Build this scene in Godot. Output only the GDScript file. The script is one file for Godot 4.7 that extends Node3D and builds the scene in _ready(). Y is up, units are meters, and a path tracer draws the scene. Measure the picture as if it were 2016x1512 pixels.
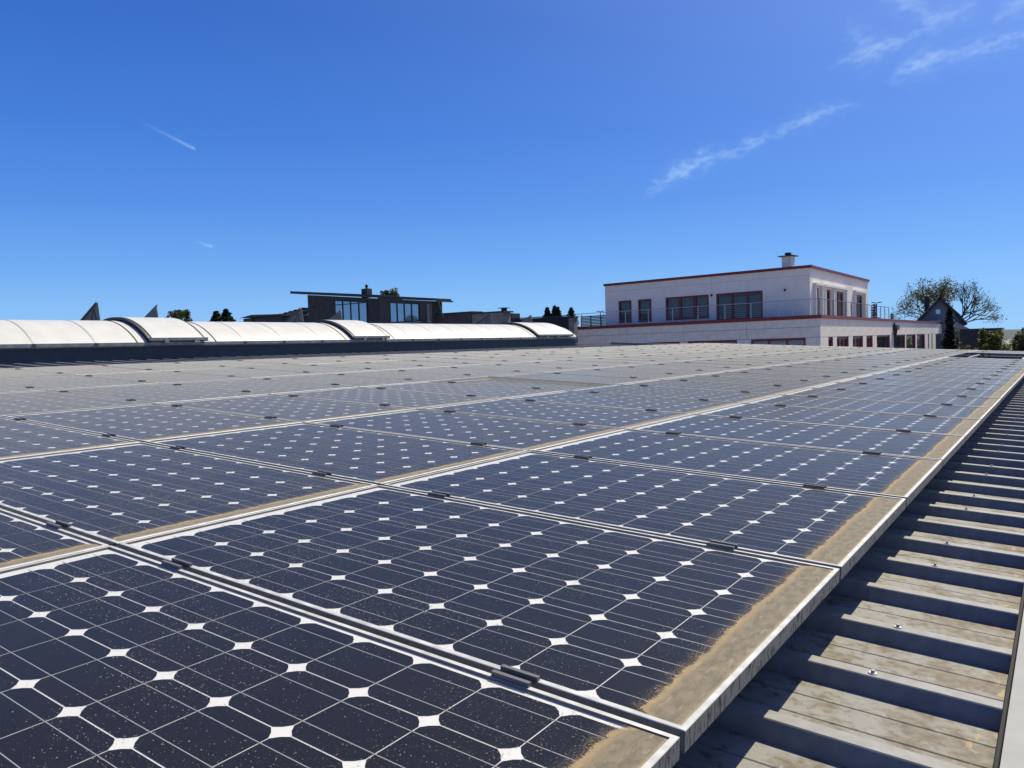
extends Node3D
# Solar array on a low-pitched metal hall roof, barrel skylight, houses behind. Metres, y up.

const SLOPE_X := Vector3(0.998568, -0.053493, 0.0)   # down the roof, towards the eave
const SLOPE_Y := Vector3(0.053493, 0.998568, 0.0)    # roof normal
const ALONG := 1.005        # column pitch of the panels
const UPWARD := 1.63966     # row pitch of the panels
const PANEL_W := 0.985
const PANEL_L := 1.6300
const FRAME_H := 0.035
const CELL := 0.1559
const SKY_W := 4096
const SKY_H := 2048

var M := {}
var taken := {}
var rng := RandomNumberGenerator.new()
var sun_dir := Vector3(0.138, 0.79, -0.597).normalized()

# ------------------------------------------------------------------ helpers
func lin(r: float, g: float, b: float) -> Color:
	return Color(r, g, b).linear_to_srgb()

func mat(r: float, g: float, b: float, rough := 0.8, metal := 0.0) -> StandardMaterial3D:
	var m := StandardMaterial3D.new()
	m.albedo_color = lin(r, g, b)
	m.roughness = rough
	m.metallic = metal
	return m

func mottle(seed_: int, freq: float, lo: float, hi: float, size := 256) -> ImageTexture:
	var n := FastNoiseLite.new()
	n.seed = seed_
	n.noise_type = FastNoiseLite.TYPE_SIMPLEX_SMOOTH
	n.frequency = freq
	n.fractal_octaves = 5
	var src := n.get_seamless_image(size, size)
	src.convert(Image.FORMAT_L8)
	var d := src.get_data()
	for k in d.size():
		d[k] = int(clampf(255.0 * lerpf(lo, hi, d[k] / 255.0), 0, 255))
	return ImageTexture.create_from_image(Image.create_from_data(size, size, false, Image.FORMAT_L8, d))

func weathered(m: StandardMaterial3D, tex: Texture2D, scale := 0.7) -> StandardMaterial3D:
	m.albedo_texture = tex
	m.uv1_triplanar = true
	m.uv1_world_triplanar = true
	m.uv1_scale = Vector3.ONE * scale
	return m

func glazing(r: float, g: float, b: float, alpha: float, rough := 0.03, spec := 0.5) -> StandardMaterial3D:
	var m := mat(r, g, b, rough)
	m.transparency = BaseMaterial3D.TRANSPARENCY_ALPHA
	m.albedo_color.a = alpha
	m.metallic_specular = spec
	return m

func numbered(called: String) -> String:
	var n: int = taken.get(called, 0)
	taken[called] = n + 1
	return called if n == 0 else "%s_%03d" % [called, n]

func thing(called: String, label: String, category: String, at := Transform3D.IDENTITY, group := "") -> Node3D:
	var o := Node3D.new()
	o.name = numbered(called)
	add_child(o)
	o.transform = at
	o.set_meta("label", label)
	o.set_meta("category", category)
	if group:
		o.set_meta("group", group)
	return o

func piece(called: String, mesh: Mesh, m: Material, parent: Node3D, at := Transform3D.IDENTITY) -> MeshInstance3D:
	var o := MeshInstance3D.new()
	o.mesh = mesh
	if m:
		o.material_override = m
	o.transform = at
	if parent == self:
		o.name = numbered(called)
		add_child(o)
	else:
		o.name = called
		parent.add_child(o, true)
	return o

func holder(called: String, parent: Node3D, at := Transform3D.IDENTITY) -> Node3D:
	var o := Node3D.new()
	o.name = called
	o.transform = at
	parent.add_child(o, true)
	return o

func start() -> SurfaceTool:
	var st := SurfaceTool.new()
	st.begin(Mesh.PRIMITIVE_TRIANGLES)
	return st

func tri(st: SurfaceTool, a: Vector3, b: Vector3, c: Vector3, hint: Vector3, ua := Vector2.ZERO, ub := Vector2.ZERO, uc := Vector2.ZERO) -> void:
	var n := (c - a).cross(b - a)
	if n.dot(hint) < 0.0:
		var t := b; b = c; c = t
		var tu := ub; ub = uc; uc = tu
		n = -n
	n = n.normalized()
	st.set_normal(n); st.set_uv(ua); st.add_vertex(a)
	st.set_normal(n); st.set_uv(ub); st.add_vertex(b)
	st.set_normal(n); st.set_uv(uc); st.add_vertex(c)

func quad(st: SurfaceTool, a: Vector3, b: Vector3, c: Vector3, d: Vector3, hint: Vector3, ua := Vector2(0, 0), ub := Vector2(1, 0), uc := Vector2(1, 1), ud := Vector2(0, 1)) -> void:
	tri(st, a, b, c, hint, ua, ub, uc)
	tri(st, a, c, d, hint, ua, uc, ud)

func bx(st: SurfaceTool, c: Vector3, s: Vector3, basis := Basis.IDENTITY) -> void:
	var h := s * 0.5
	for ax in 3:
		for sg in [-1.0, 1.0]:
			var n := Vector3.ZERO
			n[ax] = sg
			var u := Vector3.ZERO
			var v := Vector3.ZERO
			var iu := (ax + 1) % 3
			var iv := (ax + 2) % 3
			u[iu] = h[iu]
			v[iv] = h[iv]
			var o := Vector3.ZERO
			o[ax] = sg * h[ax]
			var su := s[iu]
			var sv := s[iv]
			quad(st, c + basis * (o - u - v), c + basis * (o + u - v), c + basis * (o + u + v), c + basis * (o - u + v), basis * n, Vector2(0, 0), Vector2(su, 0), Vector2(su, sv), Vector2(0, sv))

func box(c: Vector3, s: Vector3, basis := Basis.IDENTITY) -> Mesh:
	var st := start()
	bx(st, c, s, basis)
	return st.commit()

# cross-section in (z, y), swept along x from x0 to x1
func sweep_x(st: SurfaceTool, prof: Array, x0: float, x1: float, closed := false, uvs := 1.0) -> void:
	var n := prof.size()
	var run := 0.0
	for k in (n if closed else n - 1):
		var p: Vector2 = prof[k]
		var q: Vector2 = prof[(k + 1) % n]
		var e := q - p
		var hint := Vector3(0, -e.x, e.y) if closed else Vector3(0, absf(e.x) + 0.0001, 0)
		if not closed:
			hint = Vector3(0, e.x, -e.y) * (1.0 if e.x >= 0 else -1.0)
			if absf(e.x) < 1e-6:
				hint = Vector3(0, 0, -e.y)
		var l := e.length()
		quad(st, Vector3(x0, p.y, p.x), Vector3(x1, p.y, p.x), Vector3(x1, q.y, q.x), Vector3(x0, q.y, q.x), hint, Vector2(x0, run) * uvs, Vector2(x1, run) * uvs, Vector2(x1, run + l) * uvs, Vector2(x0, run + l) * uvs)
		run += l

func tube(st: SurfaceTool, a: Vector3, b: Vector3, r0: float, r1: float, sides := 6) -> void:
	var d := (b - a).normalized()
	var u := d.cross(Vector3.UP if absf(d.y) < 0.95 else Vector3.RIGHT).normalized()
	var v := d.cross(u)
	for k in sides:
		var t0 := TAU * k / sides
		var t1 := TAU * (k + 1) / sides
		var n0 := u * cos(t0) + v * sin(t0)
		var n1 := u * cos(t1) + v * sin(t1)
		quad(st, a + n0 * r0, a + n1 * r0, b + n1 * r1, b + n0 * r1, n0 + n1)
		tri(st, b, b + n0 * r1, b + n1 * r1, d)
		tri(st, a, a + n0 * r0, a + n1 * r0, -d)

func cyl(a: Vector3, b: Vector3, r0: float, r1: float, sides := 8) -> Mesh:
	var st := start()
	tube(st, a, b, r0, r1, sides)
	return st.commit()

# a frame whose x runs along dir, y up and z out of the wall towards the viewer's side `out`
func wall_frame(o: Vector3, dir: Vector3, out: Vector3) -> Transform3D:
	var z := out.normalized()
	var x := Vector3.UP.cross(z).normalized()
	return Transform3D(Basis(x, Vector3.UP, z), o)

# ------------------------------------------------------------------ sky
func sky_color(el: float, gamma: float) -> Color:
	var knots := [[-90.0, 0.30, 0.36, 0.42], [-2.0, 0.33, 0.46, 0.62], [0.0, 0.335, 0.62, 0.95], [3.0, 0.255, 0.53, 0.93], [6.0, 0.165, 0.41, 0.89], [10.0, 0.098, 0.29, 0.80], [15.0, 0.058, 0.21, 0.69], [22.0, 0.034, 0.145, 0.56], [40.0, 0.018, 0.078, 0.37], [90.0, 0.011, 0.045, 0.25]]
	var c := Color()
	for k in knots.size() - 1:
		var a: Array = knots[k]
		var b: Array = knots[k + 1]
		if el <= b[0] or k == knots.size() - 2:
			var t := clampf((el - a[0]) / (b[0] - a[0]), 0, 1)
			c = Color(lerpf(a[1], b[1], t), lerpf(a[2], b[2], t), lerpf(a[3], b[3], t))
			break
	var g := exp(-(maxf(gamma, 18.0) - 35.0) / 11.0)
	if el < 0.0:
		g = 0.0
	elif el < 4.0:
		g *= el / 4.0 * 0.6 + 0.4
	return Color(c.r + 0.13 * g, c.g + 0.17 * g, c.b + 0.27 * g) / 1.4

func make_sky() -> ImageTexture:
	var w := 512
	var h := 256
	var lo := Image.create(w, h, false, Image.FORMAT_RGBF)
	for y in h:
		var el := 90.0 - 180.0 * (y + 0.5) / h
		for x in w:
			var az := TAU * ((x + 0.5) / w - 0.5)
			var ce := cos(deg_to_rad(el))
			var d := Vector3(sin(az) * ce, sin(deg_to_rad(el)), -cos(az) * ce)
			lo.set_pixel(x, y, sky_color(el, rad_to_deg(acos(clampf(d.dot(sun_dir), -1, 1)))))
	lo.resize(SKY_W, SKY_H, Image.INTERPOLATE_CUBIC)
	# cirrus: strokes of (azimuth, elevation, width in degrees, strength)
	var strokes := [
		[[-25.3, 10.45, 0.10, 0.2], [-24.19, 11.3, 0.22, 0.6], [-23.11, 11.84, 0.26, 1.0], [-22.15, 12.27, 0.26, 0.9], [-21.17, 12.63, 0.28, 1.0], [-19.96, 12.76, 0.18, 0.55], [-18.93, 12.9, 0.16, 0.5], [-18.15, 13.28, 0.22, 0.7], [-17.58, 13.46, 0.16, 0.55], [-16.41, 13.82, 0.14, 0.55], [-15.35, 14.09, 0.16, 0.65], [-14.77, 14.4, 0.22, 0.8], [-13.8, 14.69, 0.22, 0.85], [-12.54, 14.93, 0.16, 0.6], [-11.0, 15.13, 0.12, 0.15]],
		[[-12.9, 17.55, 0.12, 0.15], [-11.27, 17.79, 0.26, 0.7], [-10.36, 18.06, 0.36, 0.9], [-9.16, 18.26, 0.22, 0.7], [-8.28, 18.33, 0.18, 0.6], [-7.42, 18.63, 0.2, 0.35], [-6.7, 19.11, 0.4, 0.65], [-5.3, 19.3, 0.3, 0.5]],
		[[-11.92, 19.87, 0.3, 0.1], [-11.26, 19.03, 0.4, 0.35], [-10.81, 18.22, 0.4, 0.6]],
		[[-9.4, 21.2, 0.4, 0.4], [-8.79, 20.73, 0.35, 0.6], [-7.84, 20.06, 0.3, 0.6], [-7.0, 19.4, 0.3, 0.4]],
		[[-9.2, 16.2, 0.14, 0.3], [-8.15, 16.68, 0.3, 0.9], [-7.28, 16.93, 0.34, 1.0], [-6.24, 16.91, 0.24, 0.6], [-5.18, 17.05, 0.26, 0.6], [-4.1, 17.12, 0.24, 0.75], [-2.91, 17.21, 0.2, 0.6], [-1.0, 17.45, 0.2, 0.5], [2.0, 17.9, 0.3, 0.4], [6.0, 18.8, 0.4, 0.1]],
		[[-3.6, 18.6, 0.14, 0.2], [-2.52, 18.92, 0.3, 0.7], [-1.5, 19.13, 0.3, 0.7], [1.5, 20.2, 0.4, 0.3]],
	]
	var fn := FastNoiseLite.new()
	fn.seed = 4
	fn.frequency = 0.75
	fn.fractal_octaves = 3
	fn.fractal_gain = 0.4
	var px := 360.0 / SKY_W
	var y0 := int((90.0 - 22.5) / 180.0 * SKY_H)
	var y1 := int((90.0 - 9.6) / 180.0 * SKY_H)
	var x0 := int((-26.5 / 360.0 + 0.5) * SKY_W)
	var x1 := int((7.0 / 360.0 + 0.5) * SKY_W)
	for y in range(y0, y1):
		var el := 90.0 - 180.0 * (y + 0.5) / SKY_H
		for x in range(x0, x1):
			var az := ((x + 0.5) / SKY_W - 0.5) * 360.0
			var near := false
			var q := Vector2(az, el)
			var sum := 0.0
			for s in strokes:
				for k in s.size() - 1:
					var a: Array = s[k]
					var b: Array = s[k + 1]
					if az < a[0] - 1.0 or az > b[0] + 1.0 or absf(el - (a[1] + b[1]) * 0.5) > 1.9:
						continue
					if not near:
						near = true
						q += Vector2(fn.get_noise_2d(az * 1.2, el * 2.5), fn.get_noise_2d(az * 1.2 + 50.0, el * 2.5)) * Vector2(0.7, 0.42)
					var pa := Vector2(a[0], a[1])
					var ba := Vector2(b[0] - a[0], b[1] - a[1])
					var t := clampf((q - pa).dot(ba) / ba.length_squared(), 0, 1)
					var d := (q - pa - ba * t).length() / lerpf(a[2], b[2], t)
					sum = maxf(sum, lerpf(a[3], b[3], t) * (0.72 * exp(-d * d * 0.85) + 0.28 * exp(-d * d * 0.14)))
			if sum > 0.003:
				var along := az * 0.93 + el * 0.37
				var across := el * 0.93 - az * 0.37
				var streak := 0.80 + 0.55 * fn.get_noise_2d(along * 0.9, across * 6.0) + 0.18 * fn.get_noise_2d(along * 3.0 + 9.0, across * 16.0)
				var c := lo.get_pixel(x, y)
				lo.set_pixel(x, y, c.lerp(Color(0.36, 0.52, 0.735), clampf(sum * streak * 0.50, 0, 1)))
	# contrails
	for tr in [[-61.04, 15.67, -56.89, 13.77, 0.5], [-57.43, 7.89, -56.07, 7.44, 0.2]]:
		var a := Vector2(tr[0], tr[1])
		var b := Vector2(tr[2], tr[3])
		for k in 140:
			var t := k / 139.0
			var p := a.lerp(b, t)
			var fx := (p.x / 360.0 + 0.5) * SKY_W
			var fy := (90.0 - p.y) / 180.0 * SKY_H
			for dy in range(-1, 2):
				var yy := int(fy) + dy
				var wgt: float = maxf(0.0, 1.0 - absf(yy + 0.5 - fy)) * t * t * tr[4]
				var c := lo.get_pixel(int(fx), yy)
				lo.set_pixel(int(fx), yy, c.lerp(Color(0.36, 0.52, 0.735), wgt * 0.6))
	# straight ahead (-z) lies at the left edge of a panorama: swap the halves
	var out := Image.create(SKY_W, SKY_H, false, Image.FORMAT_RGBF)
	out.blit_rect(lo, Rect2i(SKY_W / 2, 0, SKY_W / 2, SKY_H), Vector2i(0, 0))
	out.blit_rect(lo, Rect2i(0, 0, SKY_W / 2, SKY_H), Vector2i(SKY_W / 2, 0))
	return ImageTexture.create_from_image(out)

# ------------------------------------------------------------------ materials
func streak_texture(seed_: int) -> ImageTexture:
	# run-off streaks on the lower frame rails: u runs along the rail, v down its face
	var w := 512
	var h := 32
	var n := FastNoiseLite.new()
	n.seed = seed_
	n.frequency = 0.06
	n.fractal_octaves = 4
	var im := Image.create(w, h, false, Image.FORMAT_RGB8)
	for y in h:
		for x in w:
			var s := n.get_noise_2d(x * 2.2, y * 0.35)
			var f := n.get_noise_2d(x * 6.0 + 900.0, y * 5.0)
			var k := clampf(smoothstep(0.02, 0.42, s) * 0.8 + f * 0.22, 0, 1)
			im.set_pixel(x, y, lin(0.20, 0.193, 0.178).lerp(lin(0.025, 0.023, 0.019), k))
	return ImageTexture.create_from_image(im)

func dirt_texture(seed_: int, depth: float) -> ImageTexture:
	# settled dirt at a panel's lower edge; v = 0 is 13 cm above the lip, v = 1 the lip
	var w := 768
	var h := 128
	var n := FastNoiseLite.new()
	n.seed = seed_
	n.frequency = 0.02
	n.fractal_octaves = 5
	var fine := FastNoiseLite.new()
	fine.seed = seed_ + 77
	fine.frequency = 0.22
	fine.fractal_octaves = 2
	var im := Image.create(w, h, false, Image.FORMAT_RGBA8)
	for x in w:
		var edge := depth + 0.008 * n.get_noise_2d(x * 0.4, 3.0) + 0.003 * n.get_noise_2d(x * 2.6, 40.0)
		edge -= 0.018 * smoothstep(0.955, 1.0, absf(x / 383.5 - 1.0))
		for y in h:
			var up := 0.13 * (1.0 - (y + 0.5) / h)
			var a := n.get_noise_2d(x * 1.4, y * 1.9)
			var f := fine.get_noise_2d(x * 1.0, y * 1.0)
			var inn := edge - up + 0.005 * a + 0.005 * f
			var body := lin(0.19, 0.158, 0.108).lerp(lin(0.115, 0.10, 0.074), smoothstep(-0.25, 0.45, a * 0.7 + 0.6 * f))
			body = body.lerp(lin(0.265, 0.23, 0.18), smoothstep(0.22, 0.6, n.get_noise_2d(x * 0.9 + 300.0, y * 3.2 + 90.0)) * 0.7)
			var rim := smoothstep(0.018, 0.003, absf(inn - 0.004 - 0.006 * a))
			body = body.lerp(lin(0.335, 0.235, 0.115), rim * (0.62 + 0.5 * a))
			body = body.lerp(lin(0.34, 0.285, 0.165), smoothstep(0.010, 0.002, up - 0.002 * f) * 0.7)
			var al := smoothstep(-0.004, 0.005, inn)
			# crusts and splashes that stand off the main deposit
			var crumb := smoothstep(0.30, 0.5, f + 0.55 * a) * smoothstep(-0.030, -0.004, inn)
			al = maxf(al, crumb * 0.75)
			al = maxf(al, 0.34 * smoothstep(-0.026, 0.002, inn) * (0.6 + f))
			body.a = clampf(al * (0.93 + 0.1 * f), 0, 0.97)
			im.set_pixel(x, y, body)
	return ImageTexture.create_from_image(im)

func pan_texture() -> ImageTexture:
	# u: 0.62 m of roof up from the eave end, v: six pans
	var w := 640
	var h := 1024
	var n := FastNoiseLite.new()
	n.seed = 31
	n.frequency = 0.012
	n.fractal_octaves = 5
	var fine := FastNoiseLite.new()
	fine.seed = 32
	fine.frequency = 0.35
	fine.fractal_octaves = 2
	var im := Image.create(w, h, false, Image.FORMAT_RGB8)
	for y in h:
		for x in w:
			var a := n.get_noise_2d(x * 0.55, y * 1.0)
			var b := n.get_noise_2d(x * 2.2 + 500.0, y * 4.0)
			var f := fine.get_noise_2d(x, y)
			var from_eave := x / float(w)
			var k := smoothstep(-0.42, 0.5, a * 0.95 + 0.45 * b + 0.34 - from_eave * 0.95)
			var c := lin(0.19, 0.19, 0.187).lerp(lin(0.135, 0.112, 0.085), k)
			c = c.lerp(lin(0.062, 0.054, 0.044), smoothstep(0.16, 0.66, b * 0.8 + 0.45 * f + a * 0.4 + 0.14 * (1.0 - from_eave)) * 0.75)
			c = c.lerp(lin(0.28, 0.22, 0.10), smoothstep(0.32, 0.5, n.get_noise_2d(x * 2.0 + 60.0, y * 1.1 + 800.0)) * smoothstep(0.17, 0.03, from_eave))
			c = c.lerp(lin(0.255, 0.25, 0.235), smoothstep(0.36, 0.6, n.get_noise_2d(x * 1.5 + 1500.0, y * 2.5)) * 0.6)
			var g := 1.0 + 0.16 * f
			im.set_pixel(x, y, Color(c.r * g, c.g * g, c.b * g))
	return ImageTexture.create_from_image(im)

func make_materials() -> void:
	var soft := mottle(5, 0.02, 0.78, 1.0)
	var grain := mottle(6, 0.06, 0.70, 1.0)
	var stain := mottle(9, 0.012, 0.62, 1.0)
	# panels
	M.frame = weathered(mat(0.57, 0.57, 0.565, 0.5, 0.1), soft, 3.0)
	M.frame_side = weathered(mat(0.17, 0.172, 0.176, 0.6), grain, 3.0)  # rail sides: grime, plus shade of gap and lip put into the colour
	M.eave_rail = mat(1, 1, 1, 0.7)
	M.eave_rail.albedo_texture = streak_texture(3)
	M.backsheet = mat(0.54, 0.54, 0.53, 0.6)
	M.cell = mat(0.0035, 0.0038, 0.007, 0.6)
	M.cell.metallic_specular = 0.1
	M.ribbon = mat(0.27, 0.275, 0.28, 0.5, 0.2)
	M.glass = glazing(0.45, 0.43, 0.40, 0.003, 0.14, 0.335)
	M.dirt = []
	for k in 3:
		var m := mat(1, 1, 1, 0.95)
		m.albedo_texture = dirt_texture(20 + k, 0.086 - 0.004 * k)
		m.transparency = BaseMaterial3D.TRANSPARENCY_ALPHA
		m.texture_repeat = false
		M.dirt.append(m)
	M.dirt_thin = []
	for k in 2:
		var m := mat(1, 1, 1, 0.95)
		m.albedo_texture = dirt_texture(40 + k, 0.062 - 0.008 * k)
		m.transparency = BaseMaterial3D.TRANSPARENCY_ALPHA
		m.texture_repeat = false
		M.dirt_thin.append(m)
	M.dirt_trace = mat(1, 1, 1, 0.95)
	M.dirt_trace.albedo_texture = dirt_texture(45, 0.020)
	M.dirt_trace.transparency = BaseMaterial3D.TRANSPARENCY_ALPHA
	M.dirt_trace.texture_repeat = false
	M.speck = mat(0.36, 0.31, 0.22, 0.9)
	M.clamp = mat(0.11, 0.11, 0.113, 0.5, 0.1)
	M.bolt = mat(0.30, 0.30, 0.31, 0.4, 0.7)
	# hall roof
	M.pan = mat(1, 1, 1, 0.75)
	M.pan.albedo_texture = pan_texture()
	M.pan.texture_repeat = false
	M.rib = weathered(mat(0.225, 0.228, 0.231, 0.6), mottle(7, 0.05, 0.82, 1.0), 1.6)
	M.flash = weathered(mat(0.195, 0.20, 0.21, 0.55), mottle(8, 0.03, 0.9, 1.0), 1.1)
	M.washer = mat(0.42, 0.42, 0.41, 0.4, 0.2)
	M.dark = mat(0.012, 0.012, 0.013, 0.9)
	M.hall = weathered(mat(0.42, 0.42, 0.41, 0.8), soft, 0.5)
	# skylight
	M.opal = weathered(mat(0.55, 0.545, 0.52, 0.4), mottle(15, 0.02, 0.93, 1.0), 0.5)
	M.opal.metallic_specular = 0.4
	M.curb = weathered(mat(0.026, 0.038, 0.055, 0.55), soft, 0.8)
	M.alu = weathered(mat(0.30, 0.30, 0.31, 0.45, 0.4), soft, 1.3)
	M.bar = mat(0.31, 0.31, 0.33, 0.5, 0.2)
	M.alu_dark = mat(0.055, 0.058, 0.062, 0.5, 0.2)
	M.gasket = mat(0.015, 0.015, 0.016, 0.8)
	M.deflector = weathered(mat(0.16, 0.17, 0.165, 0.6, 0.2), soft, 0.7)
	# buildings
	M.white = weathered(mat(0.82, 0.75, 0.68, 0.85), mottle(17, 0.015, 0.95, 1.0), 0.3)
	M.white_low = weathered(mat(0.78, 0.71, 0.64, 0.85), mottle(19, 0.02, 0.90, 1.0), 0.35)
	M.joint = mat(0.12, 0.115, 0.115, 0.9)
	M.red = weathered(mat(0.21, 0.013, 0.021, 0.5), soft, 0.4)
	M.red_sash = mat(0.17, 0.011, 0.018, 0.45)
	M.trim = mat(0.72, 0.72, 0.70, 0.5)
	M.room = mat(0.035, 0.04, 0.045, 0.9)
	M.curtain = weathered(mat(0.10, 0.13, 0.12, 0.9), mottle(23, 0.05, 0.5, 1.0), 1.2)
	M.pane = glazing(0.3, 0.36, 0.38, 0.06, 0.02, 0.7)
	M.coated = mat(0.30, 0.38, 0.46, 0.06, 0.75)
	M.steel_silhouette = mat(0.10, 0.105, 0.115, 0.45, 0.4)  # side railing: same steel, its backlit silhouette put into the colour
	M.steel = mat(0.42, 0.43, 0.45, 0.4, 0.6)
	M.slate_wall = weathered(mat(0.052, 0.052, 0.058, 0.85), soft, 0.4)
	M.slate_wall_b = weathered(mat(0.075, 0.068, 0.068, 0.85), soft, 0.4)
	M.anthracite = mat(0.016, 0.018, 0.021, 0.6)
	M.navy = weathered(mat(0.012, 0.016, 0.030, 0.6), soft, 0.6)
	M.grey_plaster = weathered(mat(0.22, 0.215, 0.21, 0.85), soft, 0.5)
	M.tile = weathered(mat(0.055, 0.045, 0.042, 0.8), grain, 1.4)
	M.gable_wall = weathered(mat(0.20, 0.22, 0.26, 0.85), soft, 0.4)
	M.cream = weathered(mat(0.45, 0.43, 0.38, 0.85), soft, 0.4)
	M.bark = weathered(mat(0.055, 0.045, 0.035, 0.95), grain, 2.0)
	M.leaf = leaf_mat(0.055, 0.085, 0.022)
	M.leaf_spring = leaf_mat(0.085, 0.085, 0.028)
	M.leaf_olive = leaf_mat(0.075, 0.085, 0.022)
	M.leaf_yellow = leaf_mat(0.165, 0.18, 0.036)
	M.leaf_pale = leaf_mat(0.12, 0.135, 0.07)
	M.needle = leaf_mat(0.018, 0.030, 0.018)
	M.ground = weathered(mat(0.34, 0.305, 0.25, 0.95), grain, 0.05)
	M.hill = weathered(mat(0.05, 0.075, 0.085, 0.95), grain, 0.02)  # blue of distance haze mixed into the hill colour

func leaf_mat(r: float, g: float, b: float) -> StandardMaterial3D:
	var m := mat(r, g, b, 0.6)
	m.vertex_color_use_as_albedo = true
	m.backlight_enabled = true
	m.backlight = Color(0.75, 0.8, 0.4)
	return m

# ------------------------------------------------------------------ solar panels
func slope_frame() -> Transform3D:
	return Transform3D(Basis(SLOPE_X, SLOPE_Y, Vector3(0, 0, 1)), Vector3(0, 5.2, 0))

# point on the roof: i metres away from the camera end, j metres up the slope, n above the panel plane
func on_slope(i: float, j: float, n := 0.0) -> Vector3:
	return slope_frame() * Vector3(-j, n, -i)

func rail_mesh(length: float, along_x: bool, side: float, which := 3) -> Mesh:
	# one mitred frame rail with a lip over the glass; outer face at +side
	var st := start()
	var lip := 0.011
	var hw := length * 0.5
	var f := func(t: float, d: float, y: float) -> Vector3:
		return Vector3(t, y, side * d) if along_x else Vector3(side * d, y, t)
	var half := (PANEL_W if along_x else PANEL_L) * 0.5
	var o := half
	var q := half - lip
	var b := half - 0.028
	var out := Vector3(0, 0, side) if along_x else Vector3(side, 0, 0)
	var e := 0.0012
	# top with a small rounded outer edge, outer face, inner lip face, bottom flange
	if which & 1:
		quad(st, f.call(-hw + e, o - e, FRAME_H), f.call(hw - e, o - e, FRAME_H), f.call(hw - lip, q, FRAME_H), f.call(-hw + lip, q, FRAME_H), Vector3.UP, Vector2(0, 0), Vector2(1, 0), Vector2(1, 0.02), Vector2(0, 0.02))
	if which & 1:
		quad(st, f.call(-hw + e, o - e, FRAME_H), f.call(hw - e, o - e, FRAME_H), f.call(hw, o, FRAME_H - e), f.call(-hw, o, FRAME_H - e), Vector3.UP + out, Vector2(0, 0), Vector2(1, 0), Vector2(1, 0.02), Vector2(0, 0.02))
	if which & 2:
		quad(st, f.call(-hw, o, FRAME_H - e), f.call(hw, o, FRAME_H - e), f.call(hw, o, 0), f.call(-hw, o, 0), out, Vector2(0, 0.02), Vector2(1, 0.02), Vector2(1, 1), Vector2(0, 1))
	if which & 2:
		quad(st, f.call(-hw + lip, q, FRAME_H), f.call(hw - lip, q, FRAME_H), f.call(hw - lip, q, FRAME_H - 0.004), f.call(-hw + lip, q, FRAME_H - 0.004), -out)  # inner lip face: the dark side colour stands in for shade
	if which & 1:
		quad(st, f.call(-hw, o, 0), f.call(hw, o, 0), f.call(hw - 0.028, b, 0), f.call(-hw + 0.028, b, 0), Vector3.DOWN)
	return st.commit()

func cell_shape(st: SurfaceTool, c: Vector3, s: float, cut: float) -> void:
	var h := s * 0.5
	var p := [Vector3(-h + cut, 0, -h), Vector3(h - cut, 0, -h), Vector3(h - cut * 0.43, 0, -h + cut * 0.43), Vector3(h, 0, -h + cut), Vector3(h, 0, h - cut), Vector3(h - cut * 0.43, 0, h - cut * 0.43), Vector3(h - cut, 0, h), Vector3(-h + cut, 0, h), Vector3(-h + cut * 0.43, 0, h - cut * 0.43), Vector3(-h, 0, h - cut), Vector3(-h, 0, -h + cut), Vector3(-h + cut * 0.43, 0, -h + cut * 0.43)]
	for k in p.size():
		tri(st, c, c + p[k], c + p[(k + 1) % p.size()], Vector3.UP)

var parts := {}

func cell_spot(r: int, k: int) -> Vector3:
	return Vector3(-PANEL_L * 0.5 + 0.046 + CELL * (r + 0.5), FRAME_H - 0.0058, (k - 2.5) * 0.1566)

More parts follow.
